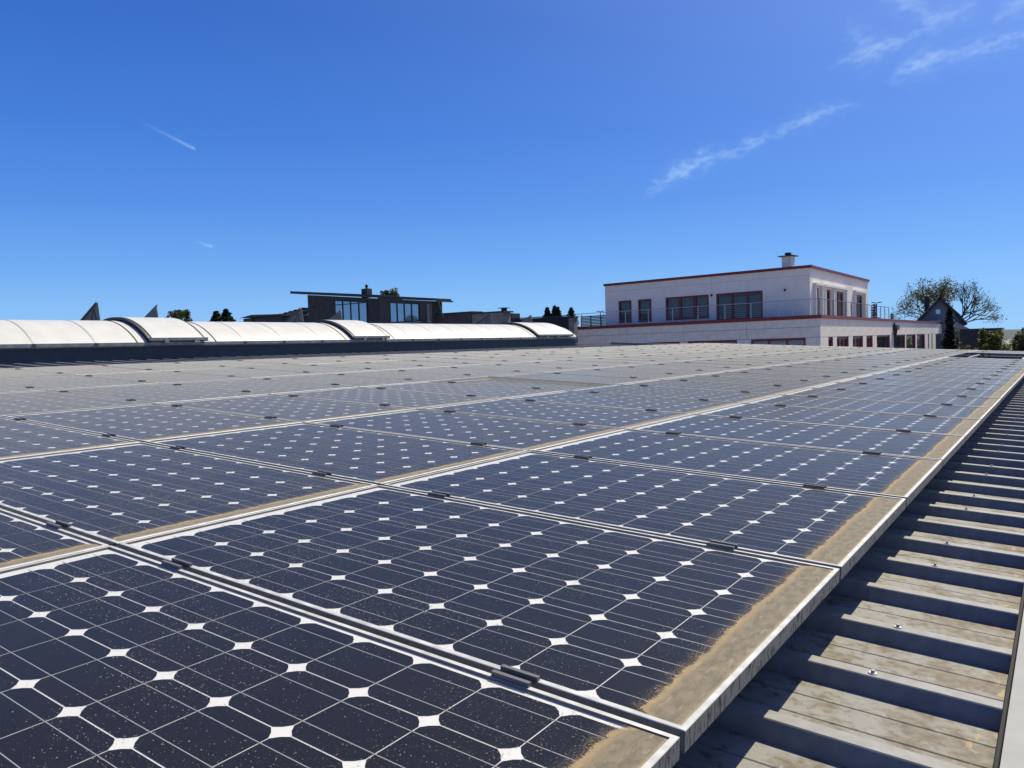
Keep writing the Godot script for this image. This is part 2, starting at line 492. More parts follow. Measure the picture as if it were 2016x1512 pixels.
func make_panel_parts() -> void:
	var kinds := [["near", PANEL_L, true, 1.0], ["far", PANEL_L, true, -1.0], ["high", PANEL_W, false, -1.0], ["low", PANEL_W, false, 1.0]]
	var tops := start()
	var faces := start()
	var faces3 := start()
	for k in kinds:
		parts["top_" + k[0]] = rail_mesh(k[1], k[2], k[3], 1)
		parts["face_" + k[0]] = rail_mesh(k[1], k[2], k[3], 2)
		tops.append_from(parts["top_" + k[0]], 0, Transform3D.IDENTITY)
		faces.append_from(parts["face_" + k[0]], 0, Transform3D.IDENTITY)
		if k[0] != "low":
			faces3.append_from(parts["face_" + k[0]], 0, Transform3D.IDENTITY)
	parts.frame_tops = tops.commit()
	parts.frame_faces = faces.commit()
	parts.frame_faces3 = faces3.commit()
	var st: SurfaceTool
	parts.backsheet = box(Vector3(0, FRAME_H - 0.0078, 0), Vector3(PANEL_L - 0.004, 0.003, PANEL_W - 0.004))
	st = start()
	cell_shape(st, Vector3.ZERO, CELL - 0.0022, 0.0215)
	parts.cell = st.commit()
	st = start()
	for r in 10:
		for k in 6:
			cell_shape(st, cell_spot(r, k), CELL - 0.0022, 0.0215)
	parts.cells = st.commit()
	st = start()
	for k in 6:
		for s in [-1.0, 1.0]:
			var z: float = (k - 2.5) * 0.1566 + s * 0.039
			var y := FRAME_H - 0.0054
			quad(st, Vector3(-PANEL_L * 0.5 + 0.03, y, z - 0.0009), Vector3(PANEL_L * 0.5 - 0.02, y, z - 0.0009), Vector3(PANEL_L * 0.5 - 0.02, y, z + 0.0009), Vector3(-PANEL_L * 0.5 + 0.03, y, z + 0.0009), Vector3.UP)
	parts.ribbons = st.commit()
	st = start()
	var gx := PANEL_L * 0.5 - 0.004
	var gz := PANEL_W * 0.5 - 0.004
	quad(st, Vector3(-gx, FRAME_H - 0.0036, -gz), Vector3(gx, FRAME_H - 0.0036, -gz), Vector3(gx, FRAME_H - 0.0036, gz), Vector3(-gx, FRAME_H - 0.0036, gz), Vector3.UP)
	parts.glass = st.commit()
	# dirt: a thin crust along the lower lip
	st = start()
	var dx := PANEL_L * 0.5 - 0.0108
	var dz := PANEL_W * 0.5 - 0.0108
	quad(st, Vector3(dx - 0.13, FRAME_H - 0.0031, dz), Vector3(dx - 0.13, FRAME_H - 0.0031, -dz), Vector3(dx, FRAME_H - 0.0026, -dz), Vector3(dx, FRAME_H - 0.0026, dz), Vector3.UP)
	parts.dirt = st.commit()
	# grains of dust and pollen lying on the glass, loosely clustered
	parts.specks = []
	for v in 3:
		var n := FastNoiseLite.new()
		n.seed = 60 + v
		n.frequency = 2.4
		n.fractal_octaves = 3
		st = start()
		var made := 0
		while made < 16000:
			var p := Vector3(rng.randf_range(-gx + 0.012, gx - 0.1), FRAME_H - 0.0035, rng.randf_range(-gz + 0.012, gz - 0.012))
			if n.get_noise_2d(p.x, p.z) + 0.22 * (p.x / gx) < rng.randf_range(-0.35, 0.55):
				continue
			made += 1
			var s := 0.0004 + 0.0013 * pow(rng.randf(), 5.0)
			var a := rng.randf() * TAU
			var tip := p + Vector3(0, s * 0.8, 0)
			for k in 3:
				var d0 := Vector3(cos(a + k * TAU / 3), 0, sin(a + k * TAU / 3)) * s
				var d1 := Vector3(cos(a + (k + 1) * TAU / 3), 0, sin(a + (k + 1) * TAU / 3)) * s
				tri(st, tip, p + d0, p + d1, d0 + d1 + Vector3(0, s, 0))
		parts.specks.append(st.commit())
	# mid clamp: two flanges over the neighbouring frames, a channel and a bolt between them
	st = start()
	for s in [-1.0, 1.0]:
		bx(st, Vector3(0, 0.0042, s * 0.0135), Vector3(0.078, 0.0078, 0.0085))
		bx(st, Vector3(0, -0.007, s * 0.0085), Vector3(0.078, 0.0145, 0.002))
	bx(st, Vector3(0, -0.0155, 0), Vector3(0.078, 0.003, 0.019))
	parts.clamp = st.commit()
	parts.bolt = cyl(Vector3(0, -0.014, 0), Vector3(0, -0.001, 0), 0.0068, 0.0062, 6)

func ordinal(k: int) -> String:
	var ones := ["", "first", "second", "third", "fourth", "fifth", "sixth", "seventh", "eighth", "ninth", "tenth", "eleventh", "twelfth", "thirteenth", "fourteenth", "fifteenth", "sixteenth", "seventeenth", "eighteenth", "nineteenth", "twentieth"]
	return ones[k] if k <= 20 else "twenty-" + ones[k - 20]

func make_panels() -> void:
	var rows := ["the lowest row along the roof edge", "the second row up from the roof edge", "the third row up from the roof edge", "the third row down from the skylight", "the second row down from the skylight", "the top row below the skylight"]
	for r in 6:
		for c in 26:
			if r == 0 and c >= 19 and c <= 22:
				continue
			var n := -FRAME_H + rng.randf_range(-0.0012, 0.0012)
			var sunk := r == 2 and c == 6
			if sunk:
				n -= 0.022
			var at := slope_frame() * Transform3D(Basis.from_euler(Vector3(rng.randf_range(-0.001, 0.001), 0, rng.randf_range(-0.0007, 0.0007))), Vector3(-(r + 0.5) * UPWARD, n, -(c + 0.5) * ALONG))
			var label := "solar panel, %s from the camera in %s" % [ordinal(c + 1), rows[r]]
			if sunk:
				label = "solar panel sunk below its neighbours, dark gap along two edges, third row up"
			var t := thing("solar_panel", label, "solar panel", at, "solar panels on the hall roof")
			var far := Vector2((c + 0.5) * ALONG, (r + 0.5) * UPWARD).length()
			var close := far < 5.6
			if close:
				for k in ["near", "far", "high", "low"]:
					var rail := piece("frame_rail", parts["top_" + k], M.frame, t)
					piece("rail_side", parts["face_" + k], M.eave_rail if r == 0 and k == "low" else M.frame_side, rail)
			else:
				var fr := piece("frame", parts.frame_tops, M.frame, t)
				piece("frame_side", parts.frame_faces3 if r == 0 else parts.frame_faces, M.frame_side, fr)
				if r == 0:
					piece("stained_side", parts.face_low, M.eave_rail, fr)
			piece("backsheet", parts.backsheet, M.backsheet, t)
			if close:
				for a in 10:
					for b in 6:
						piece("cell", parts.cell, M.cell, t, Transform3D(Basis.IDENTITY, cell_spot(a, b)))
			else:
				piece("cell_field", parts.cells, M.cell, t).set_meta("kind", "stuff")
			piece("busbar_grid", parts.ribbons, M.ribbon, t).set_meta("kind", "stuff")
			piece("glass", parts.glass, M.glass, t)
			piece("dirt_crust", parts.dirt, M.dirt[(c * 7 + 1) % 3] if r == 0 else (M.dirt_thin[(c + r) % 2] if r < 3 else M.dirt_trace), t)
			if far < 9.0:
				var turn := Transform3D(Basis(Vector3.UP, PI * ((c + r) % 2)), Vector3.ZERO)
				piece("dust_specks", parts.specks[(c * 2 + r) % 3], M.speck, t, turn).set_meta("kind", "stuff")
			if not (r == 0 and c == 18):
				for x in [-PANEL_L * 0.5 + 0.29, PANEL_L * 0.5 - 0.315]:
					var k := piece("clamp", parts.clamp, M.clamp, t, Transform3D(Basis.IDENTITY, Vector3(x + rng.randf_range(-0.012, 0.012), FRAME_H, -ALONG * 0.5)))
					if far < 7.0:
						piece("bolt", parts.bolt, M.bolt, k)

func make_rails() -> void:
	var names := ["lower rail under the lowest panel row", "upper rail under the lowest panel row", "lower rail under the second panel row", "upper rail under the second panel row", "lower rail under the third panel row", "upper rail under the third panel row", "lower rail under the fourth panel row", "upper rail under the fourth panel row", "lower rail under the fifth panel row", "upper rail under the fifth panel row", "lower rail under the top panel row", "upper rail under the top panel row"]
	var q := 0
	for r in 6:
		for x in [0.315, PANEL_L - 0.29]:
			var t := thing("mounting_rail", "long aluminium mounting rail, " + names[q], "rail", slope_frame() * Transform3D(Basis.IDENTITY, Vector3(-(r * UPWARD + x + 0.005), -0.17, 0)), "mounting rails under the solar panels")
			q += 1
			piece("profile", box(Vector3(0, 0.114, -13.06), Vector3(0.038, 0.038, 26.1)), M.alu, t)
			for k in 14:
				piece("foot", box(Vector3(0.012, 0.0475, -0.25 - k * 1.98), Vector3(0.03, 0.093, 0.04)), M.alu, t)

# ------------------------------------------------------------------ hall
func make_hall() -> void:
	var roof := Node3D.new()
	roof.name = "roof"
	add_child(roof)
	roof.transform = slope_frame()
	roof.set_meta("kind", "structure")
	roof.set_meta("label", "grey trapezoidal sheet metal roof under the solar panels")
	var pitch := 0.330
	var rib_prof := [Vector2(0.036, -0.21), Vector2(0.0205, -0.1725), Vector2(0.018, -0.17), Vector2(-0.018, -0.17), Vector2(-0.0205, -0.1725), Vector2(-0.036, -0.21)]
	rib_prof.reverse()
	var st := start()
	sweep_x(st, rib_prof, -13.93, 0.366)
	# the cut end of the rib at the eave
	for k in rib_prof.size() - 2:
		var p: Vector2 = rib_prof[0]
		var a: Vector2 = rib_prof[k + 1]
		var b: Vector2 = rib_prof[k + 2]
		tri(st, Vector3(0.366, p.y, p.x), Vector3(0.366, a.y, a.x), Vector3(0.366, b.y, b.x), Vector3.RIGHT)
	var rib := st.commit()
	var pans := []
	var hw := pitch * 0.5 - 0.036
	for v in 6:
		st = start()
		var prof := []
		for g in [[-hw, 0.0], [-hw * 0.36 - 0.0035, 0.0], [-hw * 0.36, -0.0028], [-hw * 0.36 + 0.0035, 0.0], [hw * 0.36 - 0.0035, 0.0], [hw * 0.36, -0.0028], [hw * 0.36 + 0.0035, 0.0], [hw, 0.0]]:
			prof.append(Vector2(g[0], -0.21 + g[1]))
		for k in prof.size() - 1:
			var p: Vector2 = prof[k]
			var q: Vector2 = prof[k + 1]
			var v0 := (v + 0.5 + p.x / (hw * 2.04)) / 6.0
			var v1 := (v + 0.5 + q.x / (hw * 2.04)) / 6.0
			for xs in [[-14.05, -0.25], [-0.25, 0.366]]:
				var u0: float = (0.366 - xs[0]) / 0.62
				var u1: float = (0.366 - xs[1]) / 0.62
				quad(st, Vector3(xs[0], p.y, p.x), Vector3(xs[1], p.y, p.x), Vector3(xs[1], q.y, q.x), Vector3(xs[0], q.y, q.x), Vector3(0, 1, (q.y - p.y) * -20.0), Vector2(u0, v0), Vector2(u1, v0), Vector2(u1, v1), Vector2(u0, v1))
		pans.append(st.commit())
	st = start()
	tube(st, Vector3(0, 0, 0), Vector3(0, 0.0022, 0), 0.0105, 0.0095, 14)
	var washer := st.commit()
	st = start()
	tube(st, Vector3(0, 0.0022, 0), Vector3(0, 0.0085, 0), 0.0046, 0.0043, 6)
	var head := st.commit()
	for k in range(-12, 78):
		var near_edge := 1.461 + pitch * k
		var zc := -(near_edge + 0.018)
		var b := piece("rib", rib, M.rib, roof, Transform3D(Basis.IDENTITY, Vector3(0, 0, zc)))
		piece("pan", pans[posmod(k * 5, 6)], M.pan, roof, Transform3D(Basis.IDENTITY, Vector3(0, 0, zc - pitch * 0.5)))
		if k > -4 and k < 34 and posmod(k, 3) != 0:
			var w := piece("screw", washer, M.washer, b, Transform3D(Basis(Vector3.BACK, rng.randf_range(-0.04, 0.04)), Vector3(0.12 + rng.randf_range(-0.006, 0.006), -0.1698, rng.randf_range(-0.004, 0.004))))
			piece("screw_head", head, M.bolt, w)
	# closing strip in front of the cut rib ends
	piece("closure_strip", box(Vector3(0.3705, -0.20, -11.5), Vector3(0.006, 0.06, 31.0)), M.dark, roof)
	# eave flashing
	var fl := thing("eave_flashing", "light grey folded metal flashing along the roof edge at far right", "flashing", slope_frame() * Transform3D(Basis.IDENTITY, Vector3(0.377, -0.168, 0)))
	st = start()
	bx(st, Vector3(0.16, 0, -11.5), Vector3(0.32, 0.003, 31.0))
	bx(st, Vector3(0.3185, -0.0815, -11.5), Vector3(0.003, 0.16, 31.0))
	piece("sheet", st.commit(), M.flash, fl)
	for k in 12:
		var w := piece("screw", washer, M.washer, fl, Transform3D(Basis.IDENTITY, Vector3(0.022, 0.0015, -2.17 - k * 1.98)))
		piece("screw_head", head, M.bolt, w)
	# ridge capping beside the skylight curb, far slope, gable and walls
	var far_slope := piece("far_roof", box(Vector3(-22.5, 5.45, -11.5), Vector3(14.6, 0.05, 31.0), Basis(Vector3.BACK, 0.0535)), M.rib, self)
	far_slope.set_meta("kind", "structure")
	var vf := thing("verge_flashing", "pale metal verge strip closing the far end of the roof", "flashing", slope_frame() * Transform3D(Basis.IDENTITY, Vector3(-6.7, -0.19, -27.02)))
	piece("strip", box(Vector3(0, 0.05, 0), Vector3(14.6, 0.12, 0.16)), M.flash, vf)
	var hall := start()
	var f := [Vector2(0.6, 0.0), Vector2(0.6, 4.86), Vector2(-15.2, 5.66), Vector2(-29.6, 4.9), Vector2(-29.6, 0.0)]
	for z in [3.9, -26.9]:
		for k in 3:
			tri(hall, Vector3(f[0].x, f[0].y, z), Vector3(f[k + 1].x, f[k + 1].y, z), Vector3(f[k + 2].x, f[k + 2].y, z), Vector3(0, 0, z + 10))
	quad(hall, Vector3(0.6, 0, 3.9), Vector3(0.6, 4.86, 3.9), Vector3(0.6, 4.86, -26.9), Vector3(0.6, 0, -26.9), Vector3.RIGHT)
	quad(hall, Vector3(-29.6, 0, 3.9), Vector3(-29.6, 4.9, 3.9), Vector3(-29.6, 4.9, -26.9), Vector3(-29.6, 0, -26.9), Vector3.LEFT)
	piece("hall_wall", hall.commit(), M.hall, self).set_meta("kind", "structure")

# ------------------------------------------------------------------ skylight
const VAULT_X := -13.98
const VAULT_HALF := 1.25
const VAULT_RISE := 0.47

func vault(t: float, lift := 0.0) -> Vector2:
	# t from 0 (near foot) to 1 (far foot); returns x, y
	var rad := (VAULT_HALF * VAULT_HALF + VAULT_RISE * VAULT_RISE) / (2.0 * VAULT_RISE)
	var half := asin(VAULT_HALF / rad)
	var a := lerpf(half, -half, t)
	return Vector2(VAULT_X - VAULT_HALF + (rad + lift) * sin(a), 6.10 + VAULT_RISE - rad + (rad + lift) * cos(a))

func vault_strip(z0: float, z1: float, lift: float, t0 := 0.0, t1 := 1.0, thick := 0.0, steps := 28) -> Mesh:
	var st := start()
	for k in steps:
		var a := lerpf(t0, t1, k / float(steps))
		var b := lerpf(t0, t1, (k + 1) / float(steps))
		var p := vault(a, lift)
		var q := vault(b, lift)
		var np := vault(a, lift + 1.0) - p
		var nq := vault(b, lift + 1.0) - q
		var v := [Vector3(p.x, p.y, z0), Vector3(q.x, q.y, z0), Vector3(q.x, q.y, z1), Vector3(p.x, p.y, z1)]
		var n := [Vector3(np.x, np.y, 0), Vector3(nq.x, nq.y, 0), Vector3(nq.x, nq.y, 0), Vector3(np.x, np.y, 0)]
		var order := [0, 1, 2, 0, 2, 3] if (v[2] - v[0]).cross(v[1] - v[0]).dot(n[0]) > 0 else [0, 2, 1, 0, 3, 2]
		for o in order:
			st.set_normal(n[o]); st.set_uv(Vector2(a if o in [0, 3] else b, v[o].z)); st.add_vertex(v[o])
		if thick > 0.0:
			var pb := vault(a, lift - thick)
			var qb := vault(b, lift - thick)
			quad(st, v[0], v[1], Vector3(qb.x, qb.y, z0), Vector3(pb.x, pb.y, z0), Vector3(0, 0, z0 - z1))
			quad(st, v[3], v[2], Vector3(qb.x, qb.y, z1), Vector3(pb.x, pb.y, z1), Vector3(0, 0, z1 - z0))
	if thick > 0.0:
		for t in [t0, t1]:
			var a := vault(t, lift)
			var b := vault(t, lift - thick)
			quad(st, Vector3(a.x, a.y, z0), Vector3(a.x, a.y, z1), Vector3(b.x, b.y, z1), Vector3(b.x, b.y, z0), Vector3(1 if t == t0 else -1, 0.3, 0))
	return st.commit()

func make_skylight() -> void:
	var far := -24.3
	var near := 2.3
	var t := thing("barrel_skylight", "long white barrel vault skylight on a dark curb along the ridge", "skylight", Transform3D(Basis.IDENTITY, Vector3.ZERO))
	var st := start()
	bx(st, Vector3(VAULT_X - 0.03, 5.87, (near + far) * 0.5), Vector3(0.06, 0.30, near - far - 0.1))
	bx(st, Vector3(VAULT_X - 2 * VAULT_HALF + 0.03, 5.87, (near + far) * 0.5), Vector3(0.06, 0.30, near - far - 0.1))
	bx(st, Vector3(VAULT_X - VAULT_HALF, 5.87, far + 0.08), Vector3(2 * VAULT_HALF - 0.12, 0.30, 0.06))
	bx(st, Vector3(VAULT_X - VAULT_HALF, 5.87, near - 0.08), Vector3(2 * VAULT_HALF - 0.12, 0.30, 0.06))
	piece("curb", st.commit(), M.curb, t)
	piece("curb_foot", box(Vector3(VAULT_X - 0.01, 5.735, (near + far) * 0.5), Vector3(0.12, 0.03, near - far)), M.alu_dark, t)
	piece("edge_rail", box(Vector3(VAULT_X - 0.005, 6.068, (near + far) * 0.5), Vector3(0.07, 0.062, near - far)), M.alu, t)
	piece("edge_rail", box(Vector3(VAULT_X + 0.004, 6.024, (near + far) * 0.5), Vector3(0.075, 0.02, near - far)), M.alu_dark, t)
	piece("edge_rail", box(Vector3(VAULT_X - 2 * VAULT_HALF, 6.05, (near + far) * 0.5), Vector3(0.07, 0.10, near - far)), M.alu, t)
	var stops := [2.3, 1.25, 0.2, -0.85, -1.9, -2.95, -4.0, -5.05, -6.10, -7.155, -8.2, -9.34, -10.33, -11.36, -12.46, -13.49, -14.63, -15.63, -16.70, -17.69, -18.67, -19.64, -20.72, -21.81, -22.86, -23.92, -24.3]
	for k in stops.size() - 1:
		piece("glazing_sheet", vault_strip(stops[k], stops[k + 1], 0.0), M.opal, t)
	for z in stops:
		if z in [-8.2, -9.34, -13.49, -14.63, -21.81, -23.92]:
			continue
		piece("glazing_bar", vault_strip(z - 0.016, z + 0.016, 0.003, 0.0, 1.0, 0.003), M.bar, t)
		piece("bar_foot", box(Vector3(VAULT_X + 0.033, 6.075, z), Vector3(0.012, 0.05, 0.06)), M.alu_dark, t)
	for z in [-7.94, -9.63, -13.23, -14.93, -21.54]:
		piece("gasket_bar", vault_strip(z - 0.010, z + 0.010, 0.008, 0.0, 1.0, 0.008), M.gasket, t)
	# far end: the tympanum
	for z in [far, near]:
		st = start()
		for k in 28:
			var a := vault(k / 28.0)
			var b := vault((k + 1) / 28.0)
			tri(st, Vector3(VAULT_X - VAULT_HALF, 6.05, z), Vector3(a.x, a.y, z), Vector3(b.x, b.y, z), Vector3(0, 0, z + 10))
		piece("end_sheet", st.commit(), M.opal, t)
	# smoke vents: raised curved covers with triangular wind deflectors on the far side
	var words := ["nearest", "middle", "farthest"]
	var q := 0
	for zz in [[-8.2, -9.34], [-13.49, -14.63], [-21.81, -23.92]]:
		var a: float = zz[0]
		var b: float = zz[1]
		var v := thing("smoke_vent", "%s raised curved smoke vent cover on the white barrel skylight" % words[q], "roof vent", Transform3D(Basis.IDENTITY, Vector3.ZERO), "smoke vents on the barrel skylight")
		q += 1
		piece("cover", vault_strip(a - 0.03, b + 0.03, 0.075, 0.012, 0.92, 0.01), M.opal, v)
		piece("side_frame", vault_strip(a + 0.045, a - 0.035, 0.060, 0.0, 0.94, 0.03), M.alu_dark, v)
		piece("side_frame", vault_strip(a + 0.060, a + 0.046, 0.072, 0.0, 0.94, 0.012), M.gasket, v)
		piece("side_frame", vault_strip(a + 0.05, a - 0.02, 0.03, 0.0, 0.94, 0.03), M.gasket, v)
		piece("side_frame", vault_strip(b + 0.02, b - 0.045, 0.060, 0.0, 0.94, 0.03), M.alu_dark, v)
		if b < -20.0:
			piece("cover_joint", vault_strip(-22.875, -22.845, 0.079, 0.012, 0.9, 0.003), M.alu, v)
		var foot := vault(0.0, 0.05)
		piece("front_rail", box(Vector3(foot.x + 0.03, foot.y + 0.02, (a + b) * 0.5), Vector3(0.06, 0.055, a - b + 0.10)), M.alu, v)
		piece("front_rail", box(Vector3(foot.x + 0.045, foot.y - 0.02, (a + b) * 0.5), Vector3(0.05, 0.018, a - b + 0.10)), M.gasket, v)
		var hinges := [0.24, 0.80] if b > -20.0 else [0.2, 0.52, 0.86]
		for hh in hinges:
			piece("hinge", box(Vector3(foot.x + 0.07, foot.y - 0.02, lerpf(a, b, hh)), Vector3(0.04, 0.07, 0.09)), M.alu, v)
		for z in [a, b]:
			var d := holder("wind_deflector", v)
			st = start()
			var low := vault(0.985, 0.02)
			var p0 := Vector3(-17.05 if z == a else -16.75, 6.42, z)
			var p1 := Vector3(-15.90 if z == a else -15.66, 6.985 if z == a else 6.945, z)
			var p2 := Vector3(-15.80 if z == a else -15.57, 6.42, z)
			for s in [-0.006, 0.006]:
				tri(st, p0 + Vector3(0, 0, s), p1 + Vector3(0, 0, s), p2 + Vector3(0, 0, s), Vector3(0, 0, s))
			quad(st, p1 + Vector3(0, 0, 0.006), p2 + Vector3(0, 0, 0.006), p2 - Vector3(0, 0, 0.006), p1 - Vector3(0, 0, 0.006), Vector3.RIGHT)
			piece("plate", st.commit(), M.deflector, d)
			st = start()
			var zs := 0.022 if z == a else -0.022
			tube(st, p0 + Vector3(0.02, 0.0, zs), p1 + Vector3(0, 0.0, zs), 0.022, 0.022, 5)
			piece("edge_profile", st.commit(), M.alu_dark, d)
			if z == a:
				for e in [[0.86, 0.62], [0.86, 0.93], [0.35, 0.40]]:
					var top := p0.lerp(p1, e[0]) + Vector3(0.0, -0.06, 0.02)
					piece("strut", cyl(top, Vector3(lerpf(p0.x, p2.x, e[1]), 6.45, z + 0.02), 0.008, 0.008, 4), M.alu_dark, d)

# ------------------------------------------------------------------ buildings
func window_unit(parent: Node3D, fr: Transform3D, x0: float, x1: float, y0: float, y1: float, mullions: Array, frame_m: Material, pane_m: Material, bar := 0.09, back := true, called := "window") -> Node3D:
	# set into the wall plane of fr: frame proud by 2 cm, glass set back, a dim room behind
	var w := holder(called, parent, fr * Transform3D(Basis.IDENTITY, Vector3(x0, y0, 0)))
	var W := x1 - x0
	var H := y1 - y0
	var st := start()
	bx(st, Vector3(W * 0.5, H - bar * 0.5, -0.03), Vector3(W, bar, 0.10))
	bx(st, Vector3(W * 0.5, bar * 0.5, -0.03), Vector3(W, bar, 0.10))
	bx(st, Vector3(bar * 0.5, H * 0.5, -0.031), Vector3(bar, H - 2 * bar, 0.10))
	bx(st, Vector3(W - bar * 0.5, H * 0.5, -0.031), Vector3(bar, H - 2 * bar, 0.10))
	for m in mullions:
		bx(st, Vector3(m[0] * W, H * 0.5, -0.033), Vector3(m[1], H - 2 * bar, 0.10))
	piece("frame", st.commit(), frame_m, w)
	var edges := [bar]
	for m in mullions:
		edges.append(m[0] * W - m[1] * 0.5)
		edges.append(m[0] * W + m[1] * 0.5)
	edges.append(W - bar)
	for k in range(0, edges.size(), 2):
		var a: float = edges[k]
		var b: float = edges[k + 1]
		var s2 := start()
		var tilt := rng.randf_range(-0.004, 0.004)
		quad(s2, Vector3(a, bar, -0.05 + tilt), Vector3(b, bar, -0.05 - tilt), Vector3(b, H - bar, -0.05 - tilt), Vector3(a, H - bar, -0.05 + tilt), Vector3.BACK)
		piece("pane", s2.commit(), pane_m, w)
	return w

# a wall with rectangular openings, built of butted blocks in the frame's own x-y plane, from z = -thick to 0
func wall_blocks(w: float, h0: float, h1: float, holes: Array, thick: float) -> Mesh:
	var xs := [0.0, w]
	var ys := [h0, h1]
	for h in holes:
		for v in [h[0], h[1]]:
			if v > 0.001 and v < w - 0.001 and not v in xs:
				xs.append(v)
		for v in [h[2], h[3]]:
			if v > h0 + 0.001 and v < h1 - 0.001 and not v in ys:
				ys.append(v)
	xs.sort()
	ys.sort()
	var st := start()
	for a in xs.size() - 1:
		for b in ys.size() - 1:
			var c := Vector2((xs[a] + xs[a + 1]) * 0.5, (ys[b] + ys[b + 1]) * 0.5)
			var open := false
			for h in holes:
				if c.x > h[0] and c.x < h[1] and c.y > h[2] and c.y < h[3]:
					open = true
			if open:
				continue
			quad(st, Vector3(xs[a], ys[b], 0), Vector3(xs[a + 1], ys[b], 0), Vector3(xs[a + 1], ys[b + 1], 0), Vector3(xs[a], ys[b + 1], 0), Vector3.BACK)
	for h in holes:
		quad(st, Vector3(h[0], h[2], 0), Vector3(h[0], h[3], 0), Vector3(h[0], h[3], -thick), Vector3(h[0], h[2], -thick), Vector3.RIGHT)
		quad(st, Vector3(h[1], h[2], 0), Vector3(h[1], h[3], 0), Vector3(h[1], h[3], -thick), Vector3(h[1], h[2], -thick), Vector3.LEFT)
		quad(st, Vector3(h[0], h[3], 0), Vector3(h[1], h[3], 0), Vector3(h[1], h[3], -thick), Vector3(h[0], h[3], -thick), Vector3.DOWN)
		quad(st, Vector3(h[0], h[2], 0), Vector3(h[1], h[2], 0), Vector3(h[1], h[2], -thick), Vector3(h[0], h[2], -thick), Vector3.UP)
	return st.commit()

